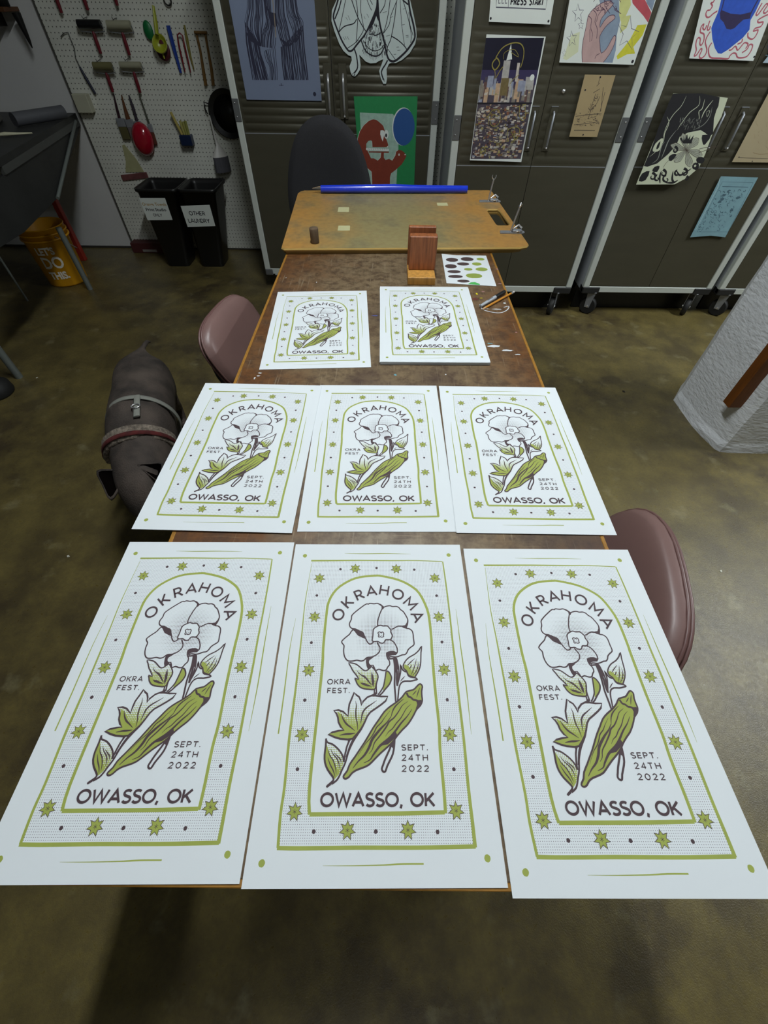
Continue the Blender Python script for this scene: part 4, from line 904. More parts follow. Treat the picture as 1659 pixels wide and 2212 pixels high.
# 5: night skyline print
NIGHT = mat('night_sky_print', '1b1a30', .45, var=.35, vscale=5); GOLD = mat('gold_line', '8f8440', .6)
cols = [mat('print_' + k_, k_, .6, var=.3, vscale=60) for k_ in ('b9b6b0', '8a8378', '6b4c46', 'c8a888', '4d4450', '9aa0b4', '7a6a42', 'd0c8bc', '33262b', '8c5a44', 'a49a62')]
def d5(s):
    g = lambda pts: [(1000 + a/7.9, 80 + b/7.9) for a, b in pts]
    def xl(b): return 395 - (b - 10) * .131   # left edge of the print at row b
    def xr(b): return 1385 - (b - 10) * .186
    s.fill(g([(395, 14), (1385, 12), (985, 2080), (130, 2080)]), cols[4]); s.fill(g([(xl(12), 12), (1385, 12), (xr(700), 700), (xl(800), 800)]), NIGHT)
    s.fill(g([(xl(560), 560), (xr(560), 560), (xr(820), 820), (xl(820), 820)]), mat('violet_sky_print', '3a3358', .5, var=.2))
    rnd = random.Random(11)
    for i in range(60):
        b0 = rnd.uniform(680, 900); x = rnd.uniform(xl(b0), xr(b0) - 60); w_ = rnd.uniform(25, 75); sl = -.16
        h_ = rnd.uniform(120, 330); b1 = min(1120, b0 + h_)
        s.fill(g([(x, b0), (x + w_, b0), (x + w_ + sl*(b1-b0), b1), (x + sl*(b1-b0), b1)]), rnd.choice(cols[:6]))
    for x, b0, b1, w_, c_ in ((700, 400, 900, 115, 0), (930, 440, 760, 45, 7), (430, 660, 860, 100, 5), (950, 740, 930, 100, 5), (1110, 680, 900, 110, 0), (660, 700, 1000, 130, 6)):
        sl = -.14; s.fill(g([(x, b0), (x + w_, b0), (x + w_ + sl*(b1-b0), b1), (x + sl*(b1-b0), b1)]), cols[c_])
    s.fill(g([(822, 110), (838, 380), (740, 400)]), WHT); s.disc((1000 + 1180/7.9, 80 + 690/7.9), .011, WHT)
    for i in range(620):
        b0 = rnd.uniform(900, 2040) if i < 60 else rnd.uniform(1150, 2040); x = rnd.uniform(xl(b0) + 10, xr(b0) - 70); w_ = rnd.uniform(10, 62); h_ = rnd.uniform(8, 46); sk = rnd.uniform(-20, 20)
        s.fill(g([(x, b0), (x + w_, b0 + sk*.4), (x + w_ - 8, min(2070, b0 + h_)), (x - 8, min(2070, b0 + h_ + sk*.2))]), rnd.choice(cols + cols[:4] + [cols[7], cols[7], cols[10]]))
    s.fill(g([(xl(1125), 1118), (xr(1118), 1112), (xr(1140), 1136), (xl(1140), 1140)]), INK)
    for q, w_ in (([(560, 350), (650, 210), (760, 130), (900, 95), (1000, 130), (1040, 240), (1020, 400), (980, 520)], .004), ([(560, 350), (600, 380), (625, 450), (590, 520), (540, 560), (500, 500), (510, 430), (560, 370)], .005), ([(540, 560), (550, 640), (540, 720)], .0025), ([(690, 380), (700, 280), (790, 220), (890, 220), (950, 340), (820, 260)], .002), ([(690, 500), (640, 560), (560, 700)], .0035), ([(960, 640), (860, 720), (800, 800)], .0025),
        ([(430, 1500), (440, 1350), (500, 1250), (590, 1240), (640, 1340), (610, 1480), (500, 1520), (460, 1420), (520, 1320), (590, 1360)], .003), ([(970, 1160), (960, 1320), (1000, 1420), (1060, 1380), (1060, 1180)], .003), ([(770, 1780), (760, 1600), (860, 1540), (960, 1560), (940, 1700), (820, 1790)], .003), ([(880, 1560), (870, 1800)], .003), ([(290, 1960), (330, 1880), (390, 1930), (350, 2010), (290, 1960)], .003), ([(820, 1600), (900, 1760), (960, 1640)], .0025)):
        s.stroke(g(q), w_, GOLD, smooth=3)
door_sheet('art_print', 'tall colour print of a night city skyline above a crowded collage', 'print', YB, [(1051, 74), (1179, 79), (1126, 350), (1015, 346)], WHT, d5)
# 6: hand with stars
PINK = mat('skin_pink', 'c2a29e', .7, var=.2, vscale=20); BLG = mat('blue_grey_wash', '8fa0b4', .7, var=.3, vscale=14); YEL = mat('yellow_wash', 'd8d43a', .7, var=.25, vscale=20); PYEL = mat('pale_yellow_wash', 'd6d88c', .7, var=.2, vscale=12); REDW = mat('red_wash', 'c0505a', .7, var=.2, vscale=20)
def star(s, cx, cy, r, w_, m, g, rot=0, sq=1.0, ri=.42):
    s.stroke(g([(cx + r*(1 if k % 2 == 0 else ri)*math.cos(rot + PI/2 + k*PI/5)*.62*sq, cy - r*(1 if k % 2 == 0 else ri)*math.sin(rot + PI/2 + k*PI/5)) for k in range(10)]), w_, m, smooth=0, closed=True)
def d6(s):
    g = lambda pts: [(1180 + a/5.53, b/5.53) for a, b in pts]
    s.fill(g([(600, -110), (660, 100), (640, 330), (600, 560), (640, 745), (790, 750), (830, 600), (840, 430), (880, 250), (860, -110)]), BLG)
    s.fill(g([(880, -110), (1000, -110), (1010, 60), (950, 190), (890, 260), (870, 180)]), PYEL); s.fill(g([(300, 420), (400, 380), (380, 620), (240, 720), (200, 700)]), mat('faint_yellow_wash', 'd8ddb8', .7, var=.1))
    s.fill(g([(1090, 300), (1200, 290), (1150, 420), (1040, 560), (1060, 640), (960, 650), (850, 710), (840, 670), (930, 560), (1000, 470)]), YEL); s.fill(g([(900, 200), (1010, 180), (960, 330), (880, 400)]), PYEL)
    s.fill(g([(1010, -110), (1130, -110), (1180, 0), (1255, 150), (1215, 270), (1160, 190), (1080, 100), (1030, 40)]), REDW); s.fill(g([(1160, -110), (1330, -110), (1260, 130), (1200, 40)]), BLG)
    HND = [(430, 745), (425, 620), (440, 480), (480, 300), (500, 190), (560, 110), (640, 50), (700, 20), (760, 10), (800, 50), (740, 120), (690, 180), (650, 240), (640, 330), (690, 250), (750, 190), (810, 180), (820, 220), (760, 270), (700, 330), (640, 430), (640, 520), (655, 635), (720, 580), (770, 490), (810, 425), (830, 440), (815, 520), (760, 640), (680, 745)]
    s.fill(g(HND), PINK); s.stroke(g(HND), .0022, mat('maroon_line', '4a2a44', .7), smooth=2); ML = MATS['maroon_line']
    for q in ([(500, 190), (540, 230), (530, 330), (550, 400), (540, 490)], [(560, 120), (600, 170), (580, 260), (610, 350), (600, 460)], [(640, 60), (660, 120), (620, 180), (600, 260)], [(640, 640), (600, 660), (580, 700)], [(520, 350), (520, 500)]): s.stroke(g(q), .002, ML, smooth=3)
    rnd = random.Random(2)
    for i in range(22):
        x, y = rnd.uniform(560, 860), rnd.uniform(-90, 110); s.stroke(g([(x, y), (x + rnd.uniform(-40, 40), y + rnd.uniform(10, 60)), (x + rnd.uniform(-20, 60), y + rnd.uniform(20, 80))]), .0018, ML, smooth=3)
    star(s, 380, 160, 115, .0022, GREY, g, .05); star(s, 412, 300, 58, .0018, GREY, g); star(s, 305, 465, 100, .0022, GREY, g, .12); star(s, 215, 635, 50, .0012, mat('light_grey_line', '9c9e9c', .7), g)
    star(s, 975, 400, 215, .0022, GREY, g, -.22)
    pin(s, (1180 + 1030/5.53, 735/5.53), r=.006)
door_sheet('art_print', 'drawing of a pink hand among stars with yellow and red washes', 'drawing', YB, [(1240, -60), (1437, -60), (1369, 140), (1208, 135)], WHT, d6)
# 7: tan sketch
TAN = mat('tan_paper', 'a8946c', .75, var=.1, vscale=8); SEP = mat('sepia_ink', '4a3f35', .8)
def d7(s):
    g = lambda pts: [(1180 + a/5.53, b/5.53) for a, b in pts]; rnd = random.Random(8)
    for q in ([(640, 930), (620, 1000)], [(560, 1110), (640, 1060)], [(590, 1120), (560, 1210), (520, 1330)], [(640, 1150), (600, 1240), (540, 1300), (500, 1420)], [(680, 1040), (650, 1330)], [(700, 1100), (640, 1340)], [(330, 1490), (450, 1480), (590, 1460)], [(350, 1390), (500, 1370), (660, 1360)], [(640, 990), (600, 1030)]):
        s.stroke(g(q), .0022, SEP, smooth=3)
    for i in range(60):
        x = rnd.uniform(340, 640); y = rnd.uniform(1350, 1500); s.stroke(g([(x, y), (x + rnd.uniform(-30, 40), y + rnd.uniform(-16, 16))]), rnd.uniform(.0008, .003), SEP, smooth=0)
    for i in range(30):
        y = rnd.uniform(1130, 1340); x = 610 - (y - 1130)*.4 + rnd.uniform(-30, 30); s.stroke(g([(x, y), (x + rnd.uniform(-20, 30), y + rnd.uniform(-30, 10))]), rnd.uniform(.001, .003), SEP, smooth=0)
    s.stroke(g([(330, 1555), (580, 1558)]), .0026, SEP, smooth=0)
    pin(s, (1180 + 645/5.53, 922/5.53), (1180 + 465/5.53, 1075/5.53), (1180 + 440/5.53, 1610/5.53), r=.0038)
door_sheet('art_print', 'small tan sheet with a dark sketch of a tree beside the water', 'sketch', YB, [(1263.5, 161), (1329.5, 162.5), (1289.5, 296), (1229.5, 295.5)], TAN, d7)
# 8: black and white floral print
CRM = mat('cream_paper', 'c9cfb4', .7, var=.04); BLK = mat('lino_black', '17161a', .7)
def d8(s):
    g = lambda pts: [(1360 + a/5.548, 180 + b/5.548) for a, b in pts]; rnd = random.Random(4)
    s.fill(g([(520, 125), (860, 120), (1080, 165), (1060, 300), (1010, 420), (1000, 600), (960, 640), (900, 590), (850, 560), (700, 590), (600, 640), (560, 740), (460, 850), (330, 960), (210, 1000), (170, 990), (260, 780), (350, 520), (470, 230)]), BLK)
    lw = mat('print_grey_line', '8e9288', .7)
    for q, w_, m in (([(680, 150), (620, 270), (520, 380), (440, 520), (400, 640)], .003, CRM), ([(840, 150), (830, 260), (720, 350), (620, 480), (570, 560)], .003, CRM), ([(1000, 200), (900, 330), (860, 420)], .005, CRM), ([(900, 190), (870, 300), (830, 340), (840, 430)], .004, CRM), ([(990, 280), (960, 400), (880, 500), (760, 560)], .003, lw), ([(450, 400), (470, 480), (420, 600), (400, 700), (330, 800), (240, 880)], .004, CRM), ([(560, 560), (470, 680), (420, 800), (380, 900)], .005, lw), ([(420, 700), (380, 760), (340, 900), (270, 960)], .004, lw), ([(920, 340), (930, 400), (960, 330), (920, 340)], .002, CRM)):
        s.stroke(g(q), w_, m, smooth=4, taper='both')
    for i in range(45):
        x, y = rnd.uniform(600, 860), rnd.uniform(400, 520); s.stroke(g([(x, y), (x - 12, y + rnd.uniform(20, 50))]), .0012, lw, smooth=0)
    s.fill(g([(380, 660), (400, 680), (360, 800), (300, 820), (275, 800), (310, 720)]), CRM, smooth=2); s.fill(g([(370, 690), (350, 770), (320, 790), (330, 740)]), BLK, smooth=2)
    s.fill(g([(1090, 170), (1180, 180), (1130, 200), (1100, 260), (1080, 400), (1040, 460), (1010, 420), (1040, 320), (1070, 260)]), CRM)
    # spotted flower
    pet = mat('petal_grey', 'a9ad9c', .7, var=.25, vscale=60)
    for a_ in range(6):
        an = a_*PI/3 + .3; cx, cy = 680, 800; q = [(cx, cy)] + [(cx + math.cos(an + d_)*r_, cy + math.sin(an + d_)*r_*1.05) for d_, r_ in ((-.35, 80), (-.3, 150), (0, 200), (.3, 150), (.35, 80))]
        s.fill(g(q), pet); s.stroke(g(q), .0018, SEP, smooth=2, closed=True)
        for k_ in range(3): s.stroke(g([(cx, cy), (cx + math.cos(an + (k_-1)*.15)*170, cy + math.sin(an + (k_-1)*.15)*175)]), .001, SEP, smooth=0)
    for q in ([(600, 660), (620, 650), (640, 690), (650, 640), (660, 680), (690, 610), (700, 670), (730, 620), (720, 680), (770, 620), (740, 720), (640, 720)],): s.fill(g(q), BLK)
    s.stroke(g([(830, 790), (900, 770), (1060, 760), (920, 800), (830, 830)]), .0025, SEP, smooth=2); s.stroke(g([(400, 1010), (460, 930), (560, 890)]), .002, SEP)
    for q in ([(870, 620), (970, 630), (930, 700), (890, 740), (870, 700)], [(800, 900), (860, 880), (900, 910), (870, 960), (810, 950)], [(760, 960), (820, 950), (830, 1010), (790, 1040), (760, 1010), (800, 1000), (790, 970)], [(110, 1170), (150, 1080), (240, 1050), (190, 1160)], [(270, 1050), (300, 1000), (360, 990), (330, 1060)], [(470, 880), (510, 850), (560, 850), (540, 890), (500, 930), (470, 920)]):
        s.fill(g(q), BLK, smooth=2)
    for cx, cy, r, d_ in ((270, 1120, 48, 1), (400, 1080, 45, 1), (540, 800, 40, 1), (440, 1150, 50, -1), (650, 1070, 50, 1), (570, 1080, 36, -1), (790, 1000, 38, -1), (680, 1140, 26, 1), (330, 1140, 40, -1)):
        q = [(cx + d_*r*(1 - k_/13)*math.cos(-PI/2 + k_*.55), cy + r*(1 - k_/13)*math.sin(-PI/2 + k_*.55)) for k_ in range(12)]
        s.stroke(g(q), .011, BLK, smooth=3, taper=(1, .3))
    for q in ([(380, 1050), (360, 1120), (365, 1200)], [(520, 1050), (510, 1150), (540, 1190)], [(430, 1190), (520, 1190), (580, 1160)], [(560, 1040), (600, 1100), (680, 1060), (740, 1020)]): s.stroke(g(q), .010, BLK, smooth=4, taper='both')
door_sheet('art_print', 'black and white floral print with curling scrolls, one corner trimmed round', 'print', 2.924, [(1454, 202), (1360 + 860/5.548, 180 + 135/5.548), (1572, 211.5), (1360 + 1100/5.548, 180 + 400/5.548), (1360 + 1010/5.548, 180 + 560/5.548), (1360 + 905/5.548, 180 + 850/5.548), (1360 + 830/5.548, 180 + 1010/5.548), (1360 + 690/5.548, 180 + 1130/5.548), (1360 + 540/5.548, 180 + 1210/5.548), (1374, 398.5)], CRM, d8)
# 9: beige sheet at right edge
def d9(s):
    rnd = random.Random(6); g = lambda pts: [(1360 + a/5.548, 180 + b/5.548) for a, b in pts]
    s.stroke(g([(1310, 890), (1700, 905)]), .002, SEP, smooth=0); s.stroke(g([(1480, 830), (1560, 850), (1700, 840)]), .003, mat('faded_brown', '8f7d5c', .8), smooth=3)
    for i in range(26):
        x = rnd.uniform(1500, 1900); y = rnd.uniform(250, 800); s.stroke(g([(x, y), (x + rnd.uniform(-20, 20), y + rnd.uniform(10, 60))]), .0012, MATS['faded_brown'], smooth=0)
    pin(s, (1360 + 1310/5.548, 180 + 885/5.548), (1360 + 1470/5.548, 180 + 935/5.548), r=.003)
door_sheet('art_print', 'large plain beige sheet on the right door beside the photo edge', 'print', YC, [(1676, 170), (1790, 172), (1740, 352), (1581, 350)], mat('beige_paper', 'a89a7a', .8, var=.1, vscale=6), d9)
# 10: pale blue print low on the cabinet
BPR = mat('teal_print', '7ea4ae', .7, var=.18, vscale=16); DTEAL = mat('dark_teal', '44606c', .7)
def d10(s):
    g = lambda pts: [(1360 + a/5.548, 180 + b/5.548) for a, b in pts]; rnd = random.Random(9)
    s.stroke(g([(1110, 1180), (1480, 1190), (1180, 1780), (810, 1780)]), .0022, DTEAL, smooth=0, closed=True); s.stroke(g([(1110, 1235), (1420, 1245)]), .003, DTEAL, smooth=0)
    s.stroke(g([(1080, 1140), (1060, 1240), (790, 1760)]), .003, mat('pale_teal', 'a9c2c6', .7), smooth=0)
    for i in range(95):
        f = rnd.random(); y = 1280 + 480*f; x = 1060 - 270*f + rnd.uniform(20, 330); r = rnd.uniform(5, 22); a = rnd.uniform(0, 6)
        s.stroke(g([(x + r*math.cos(a + k_), y + r*math.sin(a + k_)) for k_ in (0, 1, 2, 3)]), rnd.uniform(.0012, .0035), DTEAL, smooth=2)
    for x, y in ((1130, 1340), (1110, 1390), (1300, 1370), (1220, 1520), (1080, 1420)): s.disc((1360 + x/5.548, 180 + y/5.548), .011, DTEAL, ry=.007, wob=.3)
door_sheet('art_print', 'pale teal patterned print hanging low beneath the other prints', 'print', YC, [(1360 + 1095/5.548, 180 + 1115/5.548), (1360 + 1540/5.548, 180 + 1128/5.548), (1360 + 1145/5.548, 180 + 1845/5.548), (1360 + 975/5.548, 180 + 1825/5.548), (1360 + 725/5.548, 180 + 1845/5.548)], BPR, d10)
# 11: blue pointed shape with red squiggles
COB = mat('cobalt_marker', '2a57c4', .7, var=.2, vscale=40); DPUR = mat('dark_purple', '2e2450', .7, var=.15, vscale=60); RSQ = mat('red_squiggle', 'b35a68', .7)
def d11(s):
    g = lambda pts: [(1480 + a/9.218, b/9.218) for a, b in pts]
    for q in ([(600, -60), (560, 40), (510, 60), (540, 120), (490, 200), (440, 210), (410, 280), (430, 340), (480, 340), (560, 270), (640, 220)], [(490, 410), (440, 580), (480, 590), (500, 520)], [(430, 500), (390, 590), (350, 560), (370, 480), (320, 530), (300, 640), (370, 680), (370, 800), (320, 900), (290, 870), (300, 780), (270, 750), (230, 790), (210, 900), (220, 1000), (180, 1110), (230, 1090), (310, 970), (330, 1000), (280, 1120), (320, 1160), (400, 1090), (430, 980), (400, 850), (430, 740), (500, 630)],
        [(530, 850), (470, 950), (470, 1080), (520, 1150), (680, 1160), (850, 1170), (890, 1110), (950, 1060), (1010, 1070), (1040, 1140), (1130, 1150), (1230, 1120), (1310, 1010), (1340, 900), (1280, 890), (1230, 980), (1130, 1050)], [(870, 1000), (920, 990), (1000, 920), (1040, 1000), (1100, 940), (1180, 850), (1250, 880), (1200, 970)],
        [(1250, 650), (1250, 740), (1330, 780), (1400, 720), (1450, 600), (1360, 620), (1400, 560), (1500, 530), (1550, 440), (1460, 450), (1450, 400), (1560, 330), (1650, 290)], [(1140, 770), (1120, 840), (1040, 880)], [(1530, 60), (1440, 220), (1410, 290), (1450, 290), (1600, 90), (1640, 100), (1560, 230), (1600, 260), (1700, 150)]):
        s.stroke(g(q), .0052, RSQ, smooth=4)
    s.fill(g([(740, -120), (700, 60), (650, 250), (560, 450), (520, 560), (540, 780), (590, 960), (650, 1060), (720, 1070), (850, 990), (1000, 870), (1150, 750), (1280, 590), (1300, 400), (1400, 230), (1560, -120)]), COB)
    s.fill(g([(690, 260), (720, 200), (900, 270), (1100, 290), (1320, 240), (1290, 370), (1160, 390), (1060, 480), (980, 560), (900, 590), (820, 570), (760, 440), (700, 380)]), DPUR)
    s.stroke(g([(800, -120), (760, 60), (710, 240)]), .0045, DPUR); s.stroke(g([(1480, -60), (1380, 120), (1300, 280)]), .006, DPUR)
    pin(s, (1480 + 1372/9.218, 1132/9.218), r=.004)
door_sheet('art_print', 'bold cobalt blue pointed shape outlined by red squiggles', 'drawing', YC, [(1533, -60), (1700, -60), (1627, 131.5), (1488.5, 126)], WHT, d11)
def d12(s):
    g = lambda pts: [(1480 + a/9.218, b/9.218) for a, b in pts]
    s.stroke(g([(1600, 1100), (1700, 1110)]), .004, DTEAL, smooth=0); s.stroke(g([(1640, 900), (1700, 1200)]), .004, NAVY, smooth=0)
door_sheet('art_print', 'sliver of a blue and white print beside the cobalt drawing at the photo edge', 'print', YC, [(1700, 70), (1790, 70), (1740, 140), (1480 + 1545/9.218, 1250/9.218)], mat('ice_print', 'a9bcc8', .6, var=.2), d12)

# ---------------------------------------------------------------- painted column with a timber strip
PCOL = mat('column_paint', 'eef1f4', .75, var=.10, vscale=9, bump=2.5, bscale=28, stretch=(1, 1, 2.5))
col = thing('column', 'white painted rough column with chamfered corners on the right', 'column', (1.62, 1.72, 0))
ring = [(0, 0.02), (.006, -.06), (.03, -.16), (.045, -.182), (.10, -.187), (.42, -.187), (.46, -.12), (.46, .25), (.36, .33), (.06, .33), (0, .24)]
q = MB(); zs = [0, .03, .06] + [.06 + .1*i for i in range(1, 33)]
vs = []; rnd = random.Random(1)
for z in zs:
    fl = .010 if z < .05 else 0
    for x, y in ring: vs.append((x + (fl if x > .2 else -fl)*.6 + rnd.uniform(-.003, .003), y + rnd.uniform(-.003, .003), z))
n = len(ring); q.add(vs, [[i*n+k_, i*n+(k_+1) % n, (i+1)*n+(k_+1) % n, (i+1)*n+k_] for i in range(len(zs)-1) for k_ in range(n)], PCOL, False)
q.build('shaft', col)
p0 = aty(1587, 880, 1.60)
MB().box((p0.x - 1.62 - .035, -.125, p0.z), (.027, -.075, 2.6), mat('stained_timber', '7a4410', .55, var=.35, vscale=8, stretch=(6, 6, 1)), .003).build('timber_strip', col)

# ---------------------------------------------------------------- laundry bins
BIN = mat('bin_black', '161616', .42, bump=.1)
def bin_(x0, x1, y0, y1, H, b0, b1, yb0, yb1, label, lab_c, words):
    xc = (x0 + x1)/2; t = thing('laundry_bin', label, 'bin', (xc, y0, 0), 0, 'black slim bins by the pegboard')
    q = MB(); N = 6
    def rr(a, b, c, d, z, r): return [(x, y, z) for x, y in rrect(a - xc, b - y0, c - xc, d - y0, r)]
    rings = [rr(b0, yb0, b1, yb1, 0, .03), rr(b0 - .004, yb0 - .004, b1 + .004, yb1 + .004, .02, .035), rr(x0 + .012, y0 + .012, x1 - .012, y1 - .012, H - .02, .03), rr(x0, y0, x1, y1, H - .018, .035), rr(x0 - .002, y0 - .002, x1 + .002, y1 + .002, H, .036), rr(x0 + .008, y0 + .008, x1 - .008, y1 - .008, H, .03), rr(x0 + .016, y0 + .016, x1 - .016, y1 - .016, H - .03, .03), rr(b0 + .01, yb0 + .01, b1 - .01, yb1 - .01, .02, .02)]
    n = len(rings[0]); vs = [v for r in rings for v in r]
    q.add(vs, [[i*n+k_, i*n+(k_+1) % n, (i+1)*n+(k_+1) % n, (i+1)*n+k_] for i in range(len(rings)-1) for k_ in range(n)], BIN, True)
    q.add(rings[0], [list(range(n))[::-1]], BIN); q.add(rings[-1], [list(range(n))], BIN)
    q.build('body', t)
    # paper label on the sloping front
    A_ = Vector((0, y0 + .006, H)); B_ = Vector((0, yb0 - .003, 0)); e2 = (A_ - B_).normalized(); nn = Vector((1, 0, 0)).cross(e2)
    def pp(px, py): d = ray(px, py); k_ = (B_ - O3).dot(nn)/d.dot(nn); p = O3 + d*k_; return p
    c = sum((pp(*k_) for k_ in lab_c), Vector())/4
    def mp(px, py): p = pp(px, py) - c; return (p.x, p.dot(e2))
    s = Sheet(mp); s.paper(lab_c, WHT, .0006)
    for st, x0_, x1_, y0_, y1_, w_, m in words:
        a = mp(x0_, (y0_+y1_)/2); b = mp(x1_, (y0_+y1_)/2); h_ = abs(mp((x0_+x1_)/2, y0_)[1] - mp((x0_+x1_)/2, y1_)[1])
        if st.isupper(): s.text(st, ((a[0]+b[0])/2, (a[1]+b[1])/2), h_, m, w_, px=False, width=b[0]-a[0], track=.16)
        else:
            k_ = MB(); fontmesh(st, 1, m, k_, None, .02); xs = [v[0] for v in k_.v]; ww = max(xs) - min(xs); sc = (b[0]-a[0])/ww; s.h += 1e-5
            s.mb.add([((v[0] - (max(xs)+min(xs))/2)*sc + (a[0]+b[0])/2, (v[1] - .35)*sc*h_/(.72*sc) + (a[1]+b[1])/2, s.h) for v in k_.v], k_.f, m)
    o = s.mb.build('label', t, c - Vector((xc, y0, 0)) - nn*(-.0012) * (1 if nn.y < 0 else -1)); o.rotation_euler = (math.atan2(e2.z, e2.y), 0, 0)
    return t
OCH = mat('ochre_print', 'b09050', .7)
k = 8.73; fx = lambda a: 290 + a/k; fy = lambda b: 420 + b/k
bin_(-1.820, -1.515, 3.620, 3.925, .53, -1.800, -1.625, 3.69, 3.88, 'black bin labelled print studio only, left of the pair', [(300.3, 427.4), (356.4, 427.4), (373, 475), (319, 475.5)],
     [('Orange Towels', fx(150), fx(600), fy(155), fy(210), .0012, OCH), ('Print Studio', fx(222), fx(598), fy(255), fy(312), .002, INK), ('ONLY', fx(358), fx(524), fy(362), fy(412), .0032, INK)])
bin_(-1.505, -1.235, 3.620, 3.925, .53, -1.525, -1.345, 3.69, 3.88, 'black bin labelled other laundry, right of the pair', [(390.2, 444.6), (452.7, 442.3), (465.3, 488), (405.7, 490.4)],
     [('OTHER', fx(1035), fx(1330), fy(318), fy(390), .005, INK), ('LAUNDRY', fx(1022), fx(1420), fy(458), fy(530), .005, INK)])
tag(MB().box((-2.19, 3.96, 0), (-1.93, 4.05, .075), mat('dark_red_box', '4a1c1c', .7), .004).box((-2.10, 3.958, .01), (-1.98, 3.96, .028), mat('box_label', '8a8680', .7)).build('flat_box'), 'dark red flat box on the floor behind the left bin', 'box')

# ---------------------------------------------------------------- bucket under the bench
BKT = mat('bucket_orange', 'd99a12', .4, var=.05); WT = mat('bucket_print', 'e0dcd0', .5)
bx, by = -2.47, 3.40
bu = thing('plastic_bucket', 'orange plastic bucket printed lets do this, under the bench', 'bucket', (bx, by, 0))
MB().lathe([(0, .002), (.128, .002), (.132, .012), (.150, .37), (.153, .37), (.150, .376), (.144, .37), (.126, .014), (0, .012)], BKT, 40).lathe([(.1485, .300), (.158, .302), (.158, .309), (.149, .311)], BKT, 40).lathe([(.149, .332), (.156, .334), (.156, .340), (.150, .342)], BKT, 40).build('body', bu)
hd = MB(); hd.tube([(.156*math.cos(a_), .156*math.sin(a_), .325 - .10*math.sin(a_ - 0)**2*0 - .14*abs(math.sin((a_ + .6)))) for a_ in [i*PI/12 - .6 for i in range(13)]], .0025, STEEL, 6).build('handle', bu)
tm = MB(); ta = math.atan2(-by, -bx) - math.radians(24)
for st, z, sz in (("LET'S", .225, .062), ('DO', .135, .105), ('THIS.', .062, .066)):
    k_ = MB(); fontmesh(st, sz, WT, k_, None, .0028)
    xs = [v[0] for v in k_.v]
    ox = -.065 + (0 - min(xs)) + .0
    for i_, v in enumerate(k_.v):
        R_ = .1325 + (v[1] + z)*.049 + .0012; an = ta + (v[0]*.86 + ox + .0)/R_
        k_.v[i_] = (R_*math.cos(an), R_*math.sin(an), v[1] + z)
    tm.add(k_.v, k_.f, WT)
tm.build('lettering', bu)

# ---------------------------------------------------------------- dark work bench at the left edge
BEN = mat('bench_grey', '373837', .5, .3, var=.3, vscale=6); LEGG = mat('bench_leg', '7d8480', .45, .4)
bn = thing('work_bench', 'dark grey metal bench in the upper left corner', 'bench', (-2.24, 4.05, 0))
MB().prism([(0, 0), (-1.6, 0), (-1.6, -1.35), (.24, -1.35)], .835, .865, BEN).build('bench_top', bn)
q = MB().prism([(0, 0), (.235, -1.33), (.215, -1.33), (-.02, 0)], .80, .835, mat('bench_edge', '565855', .5, .3)); q.build('edge_rail', bn)
def on_side(px, py): # plane of the bench's side
    nn = Vector((1.35, .24, 0)).normalized(); P0 = Vector((-2.25, 4.05, 0)); d = ray(px, py); return O3 + d*((P0 - O3).dot(nn)/d.dot(nn))
sp = [on_side(*k_) for k_ in ((168, 250), (122, 430), (52, 502), (-40, 560), (-60, 330))]
vv = [(p.x + 2.24, p.y - 4.05, max(.1, min(.80, p.z))) for p in sp]; vv2 = [(x - .02, y, z) for x, y, z in vv]
MB().add(vv + vv2, [[4, 3, 2, 1, 0], [5, 6, 7, 8, 9]] + [[i, (i+1) % 5, (i+1) % 5 + 5, i + 5] for i in range(5)], BEN).build('side_panel', bn)
a = on_side(160, 262); b = on_side(121, 428)
MB().tube([a - Vector((-2.25, 4.05, 0)), b - Vector((-2.25, 4.05, 0))], .010, LEGG).build('brace', bn)
MB().tube([(0, -.80, 0), (0, -.80, .40)], .019, LEGG).build('leg', bn)
MB().box((-.315, -.28, 0), (-.275, -.24, .42), mat('red_steel', '8e2a1c', .4), .003).build('red_post', bn)
p = atz(42, 815); MB().tube([(p.x + 2.24, p.y - 4.05, 0), (p.x + 2.24, p.y - 4.05, .835)], .020, LEGG).build('leg', bn)
p = atz(60, 650); MB().tube([(p.x + 2.24, p.y - 4.05, 0), (p.x + 2.24, p.y - 4.05, .5)], .007, LEGG).build('leg', bn)
BT = .866
def at_b(px, py, z=BT): return atz(px, py, z)
p = at_b(30, 295)
sn = MB().tube([(-.09, -.05, .012), (-.03, -.02, .014), (.03, .0, .013), (.10, .03, .012)], [.008, .020, .012, .007], mat('bone_white', 'b9b69a', .6), 12, flat=.5).build('scraper', None, (p.x, p.y, BT)); tag(sn, 'off-white scraper lying near the edge of the dark bench', 'scraper')
p = at_b(128, 262)
tag(MB().tube([(-.10, -.19, .035), (.07, .10, .035)], .034, mat('roll_grey', '4b4c50', .6), 20).build('rubber_roll', None, (p.x - .06, p.y - .02, BT)), 'dark grey roll lying along the bench by the corner', 'roll')
p = at_b(-35, 268)
tag(MB().box((-.10, -.08, 0), (.10, .10, .05), mat('box_grey', '55534e', .6), .008, Matrix.Rotation(.4, 4, 'Z')).build('storage_box', None, (p.x, p.y, BT + .0005)), 'low grey box at the left end of the dark bench', 'box')
p = atz(-6, 850)
tag(MB().lathe([(0, 0), (.085, 0), (.09, .01), (.085, .05), (.05, .085), (0, .09)], RUBBER, 28).build('rubber_weight', None, (p.x, p.y, 0)), 'round black rubber weight on the floor at the left photo edge', 'weight')
